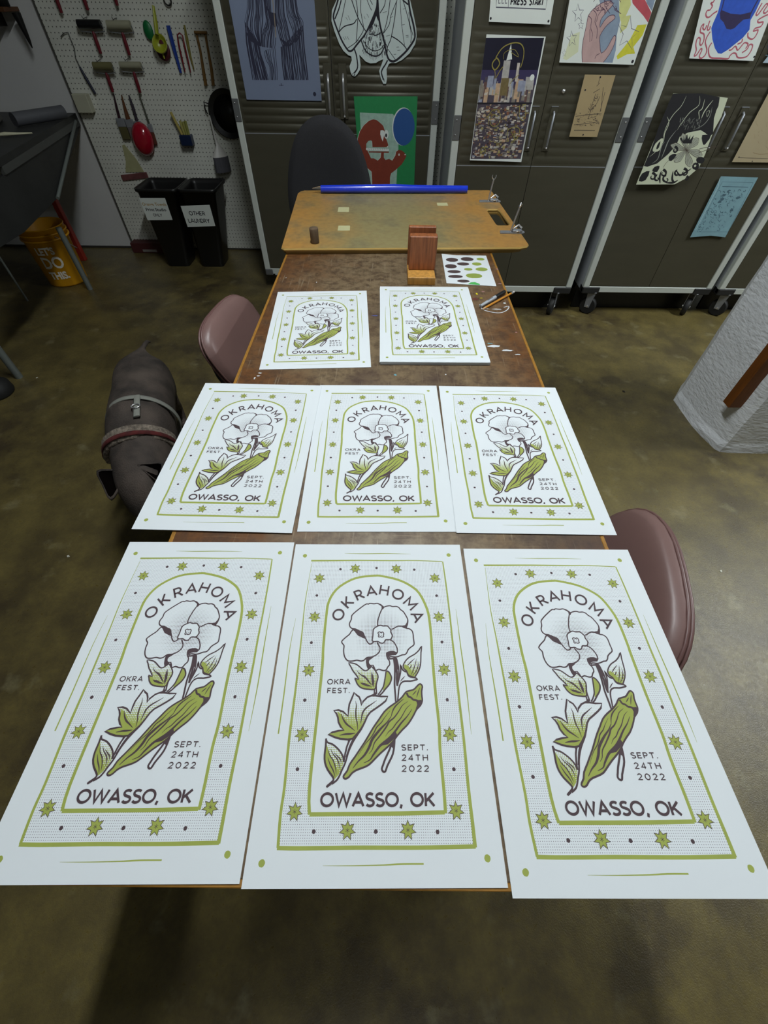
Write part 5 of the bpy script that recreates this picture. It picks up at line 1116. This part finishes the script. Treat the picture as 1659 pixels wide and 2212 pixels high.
# wall shelf and hanging tool
sh = thing('wall_shelf', 'brown wooden wall shelf in the top left corner', 'shelf', (-2.50, 4.08, 1.325))
MB().box((-.6, -.16, 0), (.16, -.002, .02), mat('shelf_wood', '5e3a1c', .6, var=.3, vscale=10, stretch=(1, 6, 6)), .002).build('board', sh)
MB().box((-.25, -.14, -.06), (-.23, -.002, -.0005), DARKMET).box((.02, -.14, -.06), (.04, -.002, -.0005), DARKMET).build('support', sh)
p1, p2 = aty(40, 40, 3.99), aty(70, 104, 3.99)
tag(MB().tube([(p1.x, 3.99, 1.322), (p2.x, 3.99, p2.z + .03), (p2.x, 3.99, p2.z)], [.026, .010, .003], BLACK, 12).build('awl'), 'black pointed tool hanging below the wall shelf', 'tool')
p = aty(10, 12, 3.98)
tag(MB().lathe([(0, 0), (.03, 0), (.034, .09), (.02, .11), (0, .11)], DARKMET, 16).build('metal_can', None, (p.x, 3.98, 1.346)), 'dark can standing on the wall shelf', 'can')

# ---------------------------------------------------------------- tools on the pegboard
PY = 4.062
def hp(px, py, off=.03): return aty(px, py, PY - off)
MAR = mat('maroon_handle', '6a1622', .35); HOOK = mat('hook_wire', '6d6f6c', .4, .7)
def brayer(px, py, ex, ey, Lr, rc, hc, label, r=.020):
    p = hp(px, py, .045); e_ = hp(ex, ey, .03)
    t = thing('ink_roller', label, 'roller', (p.x, PY, p.z), 0, 'red-handled ink rollers on the pegboard')
    MB().tube([(-Lr/2, -.045, 0), (Lr/2, -.045, 0)], r, rc, 18).build('roller', t)
    MB().tube([(-Lr/2 - .004, -.045, 0), (-Lr/2 - .004, -.032, -.03), (0, -.03, -.036), (Lr/2 + .004, -.032, -.03), (Lr/2 + .004, -.045, 0)], .0028, STEEL, 6).build('frame', t)
    hz_ = e_.z - p.z
    MB().tube([(0, -.03, -.030), (0, -.03, -.045), (0, -.03, (hz_ - .045)/2), (0, -.03, hz_)], [.007, .010, .0115, .009], hc, 12).build('handle', t)
    MB().tube([(-.02, -.0005, .028), (-.02, -.06, .022), (-.02, -.068, .034)], .002, HOOK, 6).build('hook', t)
    return t
WR = mat('dark_roller', '141416', .4); CRR = mat('cream_roller', '9a9880', .6); OLR = mat('olive_roller', '6e6a44', .6)
brayer(193, 52, 226, 116, .145, WR, MAR, 'black ink roller, upper left of the pegboard rollers')
brayer(257, 54, 282, 119, .145, CRR, MAR, 'cream ink roller, upper right, beside the black one')
brayer(222, 143, 254, 199, .12, OLR, MAR, 'olive ink roller, lower left, above the paint brushes')
brayer(282, 141, 304, 200, .14, CRR, MAR, 'cream ink roller, lower right, above the red bowl', r=.017)
for x0, y0, ex, ey, lb in ((104, -42, 137, 28, 'ink roller cut off at the top, leftmost, only its red handle showing'), (165, -42, 188, 22, 'ink roller cut off at the top, middle one of three'), (232, -50, 249, 12, 'ink roller cut off at the top, rightmost of three')):
    brayer(x0, y0, ex, ey, .13, WR, MAR, lb)
def stick(name, label, cat, pts, rs, m, off=.015, flat=.6, group=None, n=10):
    P = [hp(px, py, off) for px, py in pts]; o = MB().tube([(p.x, PY - off, p.z) for p in P], rs, m, n, flat=flat).build(name); return tag(o, label, cat, group)
LIME = mat('lime_plastic', '9aa02a', .35); GRP = mat('green_plastic', '0e6a36', .4); BLP = mat('blue_plastic', '1c3a8c', .4); REDP = mat('red_plastic', '7a1420', .35)
stick('squeegee_stick', 'flat blue plastic stick hanging beside the lime scoop', 'stick', [(363, 55), (376, 105), (391, 158)], [.014, .013, .008], BLP, flat=.3)
tg = thing('tongs', 'red kitchen tongs hanging on the pegboard', 'tongs', (hp(388, 72).x, PY, hp(388, 72).z))
a0 = hp(388, 72)
for q_ in ([(388, 71), (383, 76), (387, 100), (394, 130), (400, 156)], [(388, 71), (394, 77), (399, 100), (406, 130), (412, 157)]):
    MB().tube([(hp(*k_).x - a0.x, -.03, hp(*k_).z - a0.z) for k_ in q_], [.007, .008, .009, .009, .006], REDP, 8, flat=.5).build('arm', tg)
stick('wood_dowel', 'yellow tapered stick between the tongs and the wooden holder', 'stick', [(398, 54), (404, 85), (411, 120), (419, 150)], [.006, .010, .007, .004], mat('yellow_stick', '7d7430', .6))
OCW = mat('ochre_wood', '7d5a24', .6, var=.3, vscale=20, stretch=(4, 4, 1))
wf = thing('wooden_fork', 'ochre wooden fork-shaped tool near the cabinet post', 'tool', (hp(432, 72).x, PY, hp(432, 72).z)); a0 = hp(432, 72)
MB().tube([(hp(419, 70).x - a0.x, -.02, hp(419, 70).z - a0.z), (hp(446, 71).x - a0.x, -.02, hp(446, 71).z - a0.z)], .012, OCW, 8, flat=.6).build('crossbar', wf)
for q_ in ([(424, 76), (432, 110), (438, 150), (444, 185)], [(443, 76), (449, 110), (456, 150), (460, 185)]):
    MB().tube([(hp(*k_).x - a0.x, -.02, hp(*k_).z - a0.z) for k_ in q_], [.008, .008, .011, .012], OCW, 8, flat=.5).build('prong', wf)
# scoops
p = hp(345, 92, .05); sc_ = thing('lime_scoop', 'lime green handled scoop with a round cup on the pegboard', 'scoop', (p.x, PY, p.z))
t_ = hp(331, 12, .03)
MB().tube([(t_.x - p.x, -.03, t_.z - p.z), ((t_.x - p.x)*.5, -.05, (t_.z - p.z)*.5), (0, -.06, .035)], [.008, .013, .011], LIME, 12, flat=.6).build('handle', sc_)
MB().lathe([(0, -.03), (.02, -.028), (.038, -.012), (.044, .006), (.047, .006), (.041, -.016), (.022, -.034), (0, -.036)], LIME, 28, Matrix.Translation((0, -.055, -.005)) @ Matrix.Rotation(math.radians(62), 4, 'X')).build('cup', sc_)
MB().tube([(.0, -.05, -.045), (.004, -.055, -.07)], [.007, .004], LIME, 8).build('spout', sc_)
q = hp(320, 66, .02); tag(MB().lathe([(0, -.012), (.022, -.01), (.030, .002), (.024, .008), (0, .010)], GRP, 20, Matrix.Rotation(PI/2, 4, 'X'), 1, 1.45).build('green_scoop', None, (q.x, PY - .016, q.z)), 'green scoop hanging behind the lime one', 'scoop')
q = hp(352, 108, .02); tag(MB().lathe([(0, -.014), (.030, -.012), (.046, .002), (.042, .006), (0, .006)], mat('dark_red_cup', '4c1622', .4), 24, Matrix.Rotation(PI/2, 4, 'X'), 1, 1.1).build('red_scoop', None, (q.x, PY - .018, q.z)), 'dark red cup hanging underneath the lime scoop', 'scoop')
q = hp(362, 4, .02); tag(MB().tube([(.022*math.cos(a_), -.01, .022*math.sin(a_)) for a_ in [i*PI/10 for i in range(21)]], .004, DARKMET, 8).build('ring_tool', None, (q.x, PY - .006, q.z + .008)), 'dark round ring tool at the top above the blue stick', 'ring')
# hanging brushes
def brush(pts, wtop, label, hcol, bcol, bw, bpts=None):
    a0 = hp(*pts[0]); t = thing('paint_brush', label, 'brush', (a0.x, PY, a0.z), 0, 'brushes hanging together on the pegboard')
    P = [(hp(*k_).x - a0.x, -.02, hp(*k_).z - a0.z) for k_ in pts]
    MB().tube(P, wtop, hcol, 8, flat=.5).build('handle', t)
    x, _, z = P[-1]; q = MB().box((x - bw/2, -.028, z - .045), (x + bw/2, -.012, z), STEEL, .002).build('ferrule', t)
    MB().box((x - bw/2 + .001, -.027, z - .115), (x + bw/2 - .001, -.013, z - .0452), bcol, .003).build('bristles', t)
brush([(244, 203), (250, 230), (257, 256)], [.004, .008, .010], 'brush with a dark maroon handle, leftmost of the hanging four', mat('dark_maroon', '2e1420', .4), mat('olive_bristle', '55502c', .9), .058)
brush([(261, 205), (268, 232), (276, 258)], [.004, .010, .016], 'brush with a brown wooden handle, second of the hanging four', mat('brown_handle', '5e3616', .5), mat('grey_bristle', '6a605e', .9), .055)
brush([(277, 206), (286, 232), (295, 262)], [.005, .010, .010], 'brush with a purple-grey handle, third of the hanging four', mat('plum_handle', '2c2430', .5), MATS['grey_bristle'], .05)
brush([(299, 203), (310, 235), (321, 268)], [.004, .005, .007], 'thin brush with a grey-green handle, behind the red bowl', mat('sage_handle', '474a3c', .5), mat('red_brown_bristle', '5e3020', .9), .03)
p = hp(305, 303, .07)
rb = thing('red_ladle_bowl', 'glossy red oval bowl hanging over the brushes', 'bowl', (p.x, PY, p.z))
MB().lathe([(0, .052), (.03, .049), (.052, .036), (.066, .012), (.068, 0), (.066, -.004), (0, -.004)], mat('glossy_red', 'a3142a', .18, coat=.6), 36, Matrix.Translation((.0, -.035, .0)) @ Matrix.Rotation(math.radians(12), 4, 'Y') @ Matrix.Rotation(PI/2, 4, 'X'), 1.1, 1.42).build('bowl', rb)
MB().tube([(.0, -.001, .075), (0, -.035, .085)], .003, HOOK).build('hook', rb)
# blue cup with yellow sticks
p = hp(403, 303, .04); cpb = thing('hanging_cup', 'dark blue cup on the pegboard holding pale yellow sticks', 'cup', (p.x, PY, p.z))
MB().box((-.042, -.062, -.03), (.042, -.002, .03), mat('navy_plastic', '122444', .4), .005).build('cup', cpb)
for dx, h_, ln, m in ((-.022, .12, -.035, 'b0a055'), (-.004, .075, -.004, 'a8a258'), (.012, .07, .0, '9c9a50'), (.026, .075, .004, '8f9048')):
    o = MB().tube([(p.x + dx, PY - .035, p.z + .0305), (p.x + dx + ln, PY - .045, p.z + .0305 + h_)], .0095, mat('stick_' + m, m, .7), 10, flat=.7).build('wooden_stick')
    tag(o, 'pale yellow stick standing in the dark blue pegboard cup' if ln > -.03 else 'long leaning yellow stick in the dark blue pegboard cup', 'stick', 'sticks in the blue cup')
# black pan, funnel brush
p = hp(492, 247, .03)
pn_ = thing('black_pan', 'round black pan hanging half behind the cabinet post', 'pan', (p.x, PY, p.z))
MB().lathe([(0, .012), (.100, .012), (.128, .03), (.132, .03), (.104, .006), (0, .006)], BLACK, 40, Matrix.Translation((0, -.004, 0)) @ Matrix.Rotation(PI/2, 4, 'X'), 1, 1).lathe([(0, .014), (.101, .014), (.1, .0125)], BLACK, 40, Matrix.Translation((0, -.004, 0)) @ Matrix.Rotation(PI/2, 4, 'X')).build('pan_body', pn_)
MB().tube([(-.12, -.02, .05), (-.150, -.03, .062), (-.152, -.03, .02), (-.146, -.02, .0)], .004, BLACK, 8).build('handle', pn_)
a = hp(467, 290, .05); b = hp(476, 338, .05)
fb = thing('dust_brush', 'white flared brush with grey bristles hanging beside the bins', 'brush', (b.x, PY, b.z))
MB().tube([(-.01, -.05, a.z - b.z + .10), (-.006, -.05, .10), (0, -.05, .065), (0, -.05, .03), (0, -.05, 0)], [.004, .008, .014, .040, .060], mat('white_plastic', 'c9c7c0', .45), 24, flat=.55).build('handle', fb)
MB().tube([(0, -.05, -.0005), (0, -.05, -.09)], [.060, .062], mat('grey_brush_hair', '55545a', .9, var=.3, vscale=40, stretch=(6, 6, .3)), 24, flat=.55).build('bristles', fb)
# hook wire spatula, small white box, ruler strip, clear bag
sw = thing('wire_spatula', 'thin wire tool with a dark blue handle on the pegboard', 'spatula', (hp(145, 72).x, PY, hp(145, 72).z)); a0 = hp(145, 72)
MB().tube([(hp(*k_).x - a0.x, -.012, hp(*k_).z - a0.z) for k_ in ((128, 80), (135, 72), (144, 70), (151, 88), (158, 105), (160, 125), (170, 145))], .0026, HOOK, 6).build('wire', sw)
MB().tube([(hp(*k_).x - a0.x, -.014, hp(*k_).z - a0.z) for k_ in ((170, 145), (185, 172), (204, 204))], [.006, .009, .008], mat('navy_handle', '1b1e34', .4), 8).build('handle', sw)
p = hp(180, 222, .03); tag(MB().box((-.05, -.055, -.05), (.05, -.001, .045), mat('cream_box', 'b8b7a0', .6), .003).build('switch_box', None, (p.x, PY, p.z)), 'small cream box fixed to the pegboard above the bench corner', 'box')
a, b = hp(257, 388), hp(320, 378)
tag(MB().box((-.105, -.012, -.018), (.105, -.001, .018), mat('faded_red_strip', '7c4a48', .6, var=.4, vscale=20), .002).build('level_strip', None, ((a.x + b.x)/2, PY, (a.z + b.z)/2), (0, -.10, 0)), 'faded red strip lying at an angle on the pegboard above the bins', 'strip')
p = hp(281, 348, .01)
tag(MB().prism([(-.02, .09), (0, .095), (.05, .01), (.075, -.065), (-.07, -.07), (-.035, .0)], .001, .006, mat('yellowed_plastic', 'b0ae84', .35, var=.15, vscale=20), Matrix.Rotation(PI/2, 4, 'X')).build('clear_bag', None, (p.x, PY, p.z)), 'yellowed plastic bag hanging below the brushes', 'bag')

# ---------------------------------------------------------------- the dog
FUR = mat('grey_fur', '554a42', .8, var=.35, vscale=11, bump=1.2, bscale=220, col2='2c2622')
dog = None
def skin(name, verts, edges, radii, m, parent=None, sub=2):
    b = bmesh.new(); L = b.verts.layers.skin.verify(); vs = [b.verts.new(v) for v in verts]
    for i, j in edges: b.edges.new((vs[i], vs[j]))
    for i, v in enumerate(vs):
        r = radii[i]; v[L].radius = (r, r) if not isinstance(r, tuple) else r; v[L].use_root = (i == 0)
    me = bpy.data.meshes.new(name); b.to_mesh(me); b.free(); me.materials.append(m)
    o = bpy.data.objects.new(name, me); COL.objects.link(o)
    o.modifiers.new('skin', 'SKIN'); o.modifiers['skin'].use_smooth_shade = True
    sb = o.modifiers.new('sub', 'SUBSURF'); sb.levels = sub; sb.render_levels = sub
    dg = bpy.context.evaluated_depsgraph_get(); me2 = bpy.data.meshes.new_from_object(o.evaluated_get(dg)); o.modifiers.clear()
    o.data = me2; me2.materials.clear(); me2.materials.append(m)
    for p_ in me2.polygons: p_.use_smooth = True
    if parent: o.parent = parent
    return o
def J(px, py, z): p = atz(px, py, z); return Vector(p)
hip, waist, rib, shl, nck, hed, mid, nose = J(305, 806, .33), J(312, 850, .33), J(308, 905, .315), J(306, 950, .315), J(308, 1005, .325), J(312, 1050, .315), J(322, 1092, .265), J(331, 1122, .225)
base = Vector((shl.x, shl.y, 0)); V = [p - base for p in (hip, waist, rib, shl, nck, hed, mid, nose)]
R = [.122, .120, .142, .140, .102, .098, .072, .048]; Ed = [(i, i+1) for i in range(7)]
fwd = (shl - hip); fwd.z = 0; fwd.normalize(); side = Vector((fwd.y, -fwd.x, 0))
def leg(root, offs, rad):
    i0 = root
    for o_, r in zip(offs, rad):
        V.append(o_); R.append(r); Ed.append((i0, len(V)-1)); i0 = len(V)-1
for sg in (-1, 1):
    h = V[0]; s_ = V[3]
    leg(0, [h + side*sg*.06 + fwd*.02 + Vector((0, 0, -.05)), Vector((h.x, h.y, 0)) + side*sg*.075 + fwd*.05 + Vector((0, 0, .18)), Vector((h.x, h.y, 0)) + side*sg*.075 - fwd*.045 + Vector((0, 0, .10)), Vector((h.x, h.y, 0)) + side*sg*.075 - fwd*.03 + Vector((0, 0, .025)), Vector((h.x, h.y, 0)) + side*sg*.075 + fwd*.02 + Vector((0, 0, .018))], [.06, .038, .022, .019, .020])
    leg(3, [s_ + side*sg*.07 + Vector((0, 0, -.07)), Vector((s_.x, s_.y, 0)) + side*sg*.08 - fwd*.02 + Vector((0, 0, .17)), Vector((s_.x, s_.y, 0)) + side*sg*.08 + Vector((0, 0, .085)), Vector((s_.x, s_.y, 0)) + side*sg*.08 + fwd*.005 + Vector((0, 0, .025)), Vector((s_.x, s_.y, 0)) + side*sg*.08 + fwd*.04 + Vector((0, 0, .018))], [.052, .034, .024, .021, .022])
leg(0, [V[0] - fwd*.052 + Vector((0, 0, -.01)), V[0] - fwd*.118 - side*.02 + Vector((0, 0, .045)), V[0] - fwd*.165 - side*.045 + Vector((0, 0, .055)), V[0] - fwd*.21 - side*.05 + Vector((0, 0, .03))], [.098, .012, .009, .005])
dog = thing('dog', 'grey short-haired dog in a harness standing left of the table', 'dog', base)
skin('body', V, Ed, R, FUR, dog)
# ears
EARI = mat('ear_inside', '0b0807', 1, spec=0)
for tri in ((J(276, 1014, .37), J(208, 1017, .36), J(238, 1080, .33)), (J(296, 1004, .40), J(350, 1000, .40), J(342, 1040, .37))):
    pts = [p - base for p in tri]; cen = sum(pts, Vector())/3; nn = (pts[1] - pts[0]).cross(pts[2] - pts[0]).normalized()
    if nn.z < 0: nn = -nn
    rim = []
    for i in range(3):
        a, b = pts[i], pts[(i+1) % 3]; rim += [a, a.lerp(b, .5) + (a.lerp(b, .5) - cen)*.12]
    rim = crom(rim, 3, True); cup = cen - nn*.034; bk = [p - nn*.008 for p in rim]; n6 = len(rim)
    inn = [p.lerp(cen, .14) - nn*.001 for p in rim]
    wind = (rim[1] - rim[0]).cross(rim[2] - rim[1]).dot(nn) > 0
    F1 = [[i, (i+1) % n6, n6 + (i+1) % n6, n6 + i] for i in range(n6)]; F2 = [[n6 + i, n6 + (i+1) % n6, 2*n6] for i in range(n6)]
    F3 = [[(i+1) % n6, i, 2*n6 + 1 + i, 2*n6 + 1 + (i+1) % n6] for i in range(n6)] + [[2*n6 + 1 + (i+1) % n6, 2*n6 + 1 + i, 3*n6 + 1] for i in range(n6)]
    vs = rim + inn + [cup] + bk + [cen - nn*.046]
    q = MB(); q.add(vs, F1 + F3, FUR, True); q.add(vs, F2, EARI, True); q.build('ear', dog)
eyem = mat('dog_eye', '0c0a09', .1)
for sg in (-1, 1):
    ep = V[5]*.55 + V[6]*.45 + side*sg*.062 + Vector((0, 0, .030)); MB().lathe([(0, -.008), (.006, -.005), (.008, 0), (.006, .005), (0, .008)], eyem, 12, Matrix.Translation(ep)).build('eye', dog)
MB().lathe([(0, -.012), (.012, -.008), (.016, 0), (.012, .008), (0, .011)], eyem, 14, Matrix.Translation(V[7] + fwd*.038 + Vector((0, 0, .006)))).build('nose', dog)
def band(name, c, ax, r, wd, th, m, rz_=1.0, n=48, par=dog, rough=0):
    ax = ax.normalized(); e1 = ax.cross(Vector((0, 0, 1))).normalized(); e2 = ax.cross(e1); vs = []
    for i in range(n):
        a = 2*PI*i/n; d = e1*math.cos(a) + e2*math.sin(a)*rz_
        for o_, w_ in ((0, -1), (th, -1), (th, 1), (0, 1)):
            jx = random.uniform(-1, 1)*rough; vs.append(c + d*(r + o_ + jx) + ax*(w_*wd/2 + jx))
    fs = [[i*4+k_, ((i+1) % n)*4+k_, ((i+1) % n)*4+(k_+1) % 4, i*4+(k_+1) % 4] for i in range(n) for k_ in range(4)]
    return MB().add([tuple(v) for v in vs], fs, m, True).build(name, par)
HAR = mat('harness_grey', '87887f', .7); WOOL = mat('knit_wool', '96897a', .95, var=.75, vscale=90, bump=1.5, bscale=120); RDB = mat('red_stripe', '5e1e1c', .9, var=.6, vscale=40)
axis = (fwd + Vector((0, 0, -.05)))
hs = band('harness_strap', V[2]*.72 + V[3]*.28 - side*.010, axis + side*.10, .130, .020, .004, HAR)
mc = V[3]*.78 + V[4]*.22
MB().tube([tuple(V[2]*.72 + V[3]*.28 - side*.035 + Vector((0, 0, .130))), tuple(mc - side*.035 + Vector((0, 0, .127)))], .012, HAR, 8, flat=.3).build('back_strap', dog)
rc_ = V[3]*.85 + V[4]*.0 + V[2]*.15 - side*.035 + Vector((0, 0, .136))
MB().tube([tuple(rc_ + side*.015*math.cos(a_) + fwd*.012*math.sin(a_)) for a_ in [i*PI/8 for i in range(17)]], .0025, CHROME, 6).build('leash_ring', dog)
kb = band('knit_collar', V[3]*.62 + V[4]*.38, axis*1.0 + Vector((0, 0, -.32)), .106, .055, .018, WOOL, n=90, rough=.003)
band('stripe', V[3]*.55 + V[4]*.45, axis*1.0 + Vector((0, 0, -.32)), .1245, .016, .003, RDB, n=90, rough=.0012).parent = dog

# loose scraps on the floor
for i, (px, py, r) in enumerate(((148, 1202, .007), (80, 816, .006), (1557, 1234, .006), (1347, 846, .010))):
    p = atz(px, py); m = mat('paper_scrap', 'cfcfc0', .8) if i < 3 else mat('dark_scrap', '2a2620', .8)
    tag(MB().prism([(-r, -r*.4), (r*.6, -r*.6), (r, r*.3), (-r*.2, r*.7)], 0, .002, m).build('floor_scrap', None, (p.x, p.y, .0002), (0, 0, random.random()*3)),
        ['pale scrap on the floor left of the nearest posters', 'pale scrap on the dark floor by the bench leg', 'pale scrap on the floor right of the right chair', 'dark chip on the olive floor in front of the cabinets'][i], 'scrap')
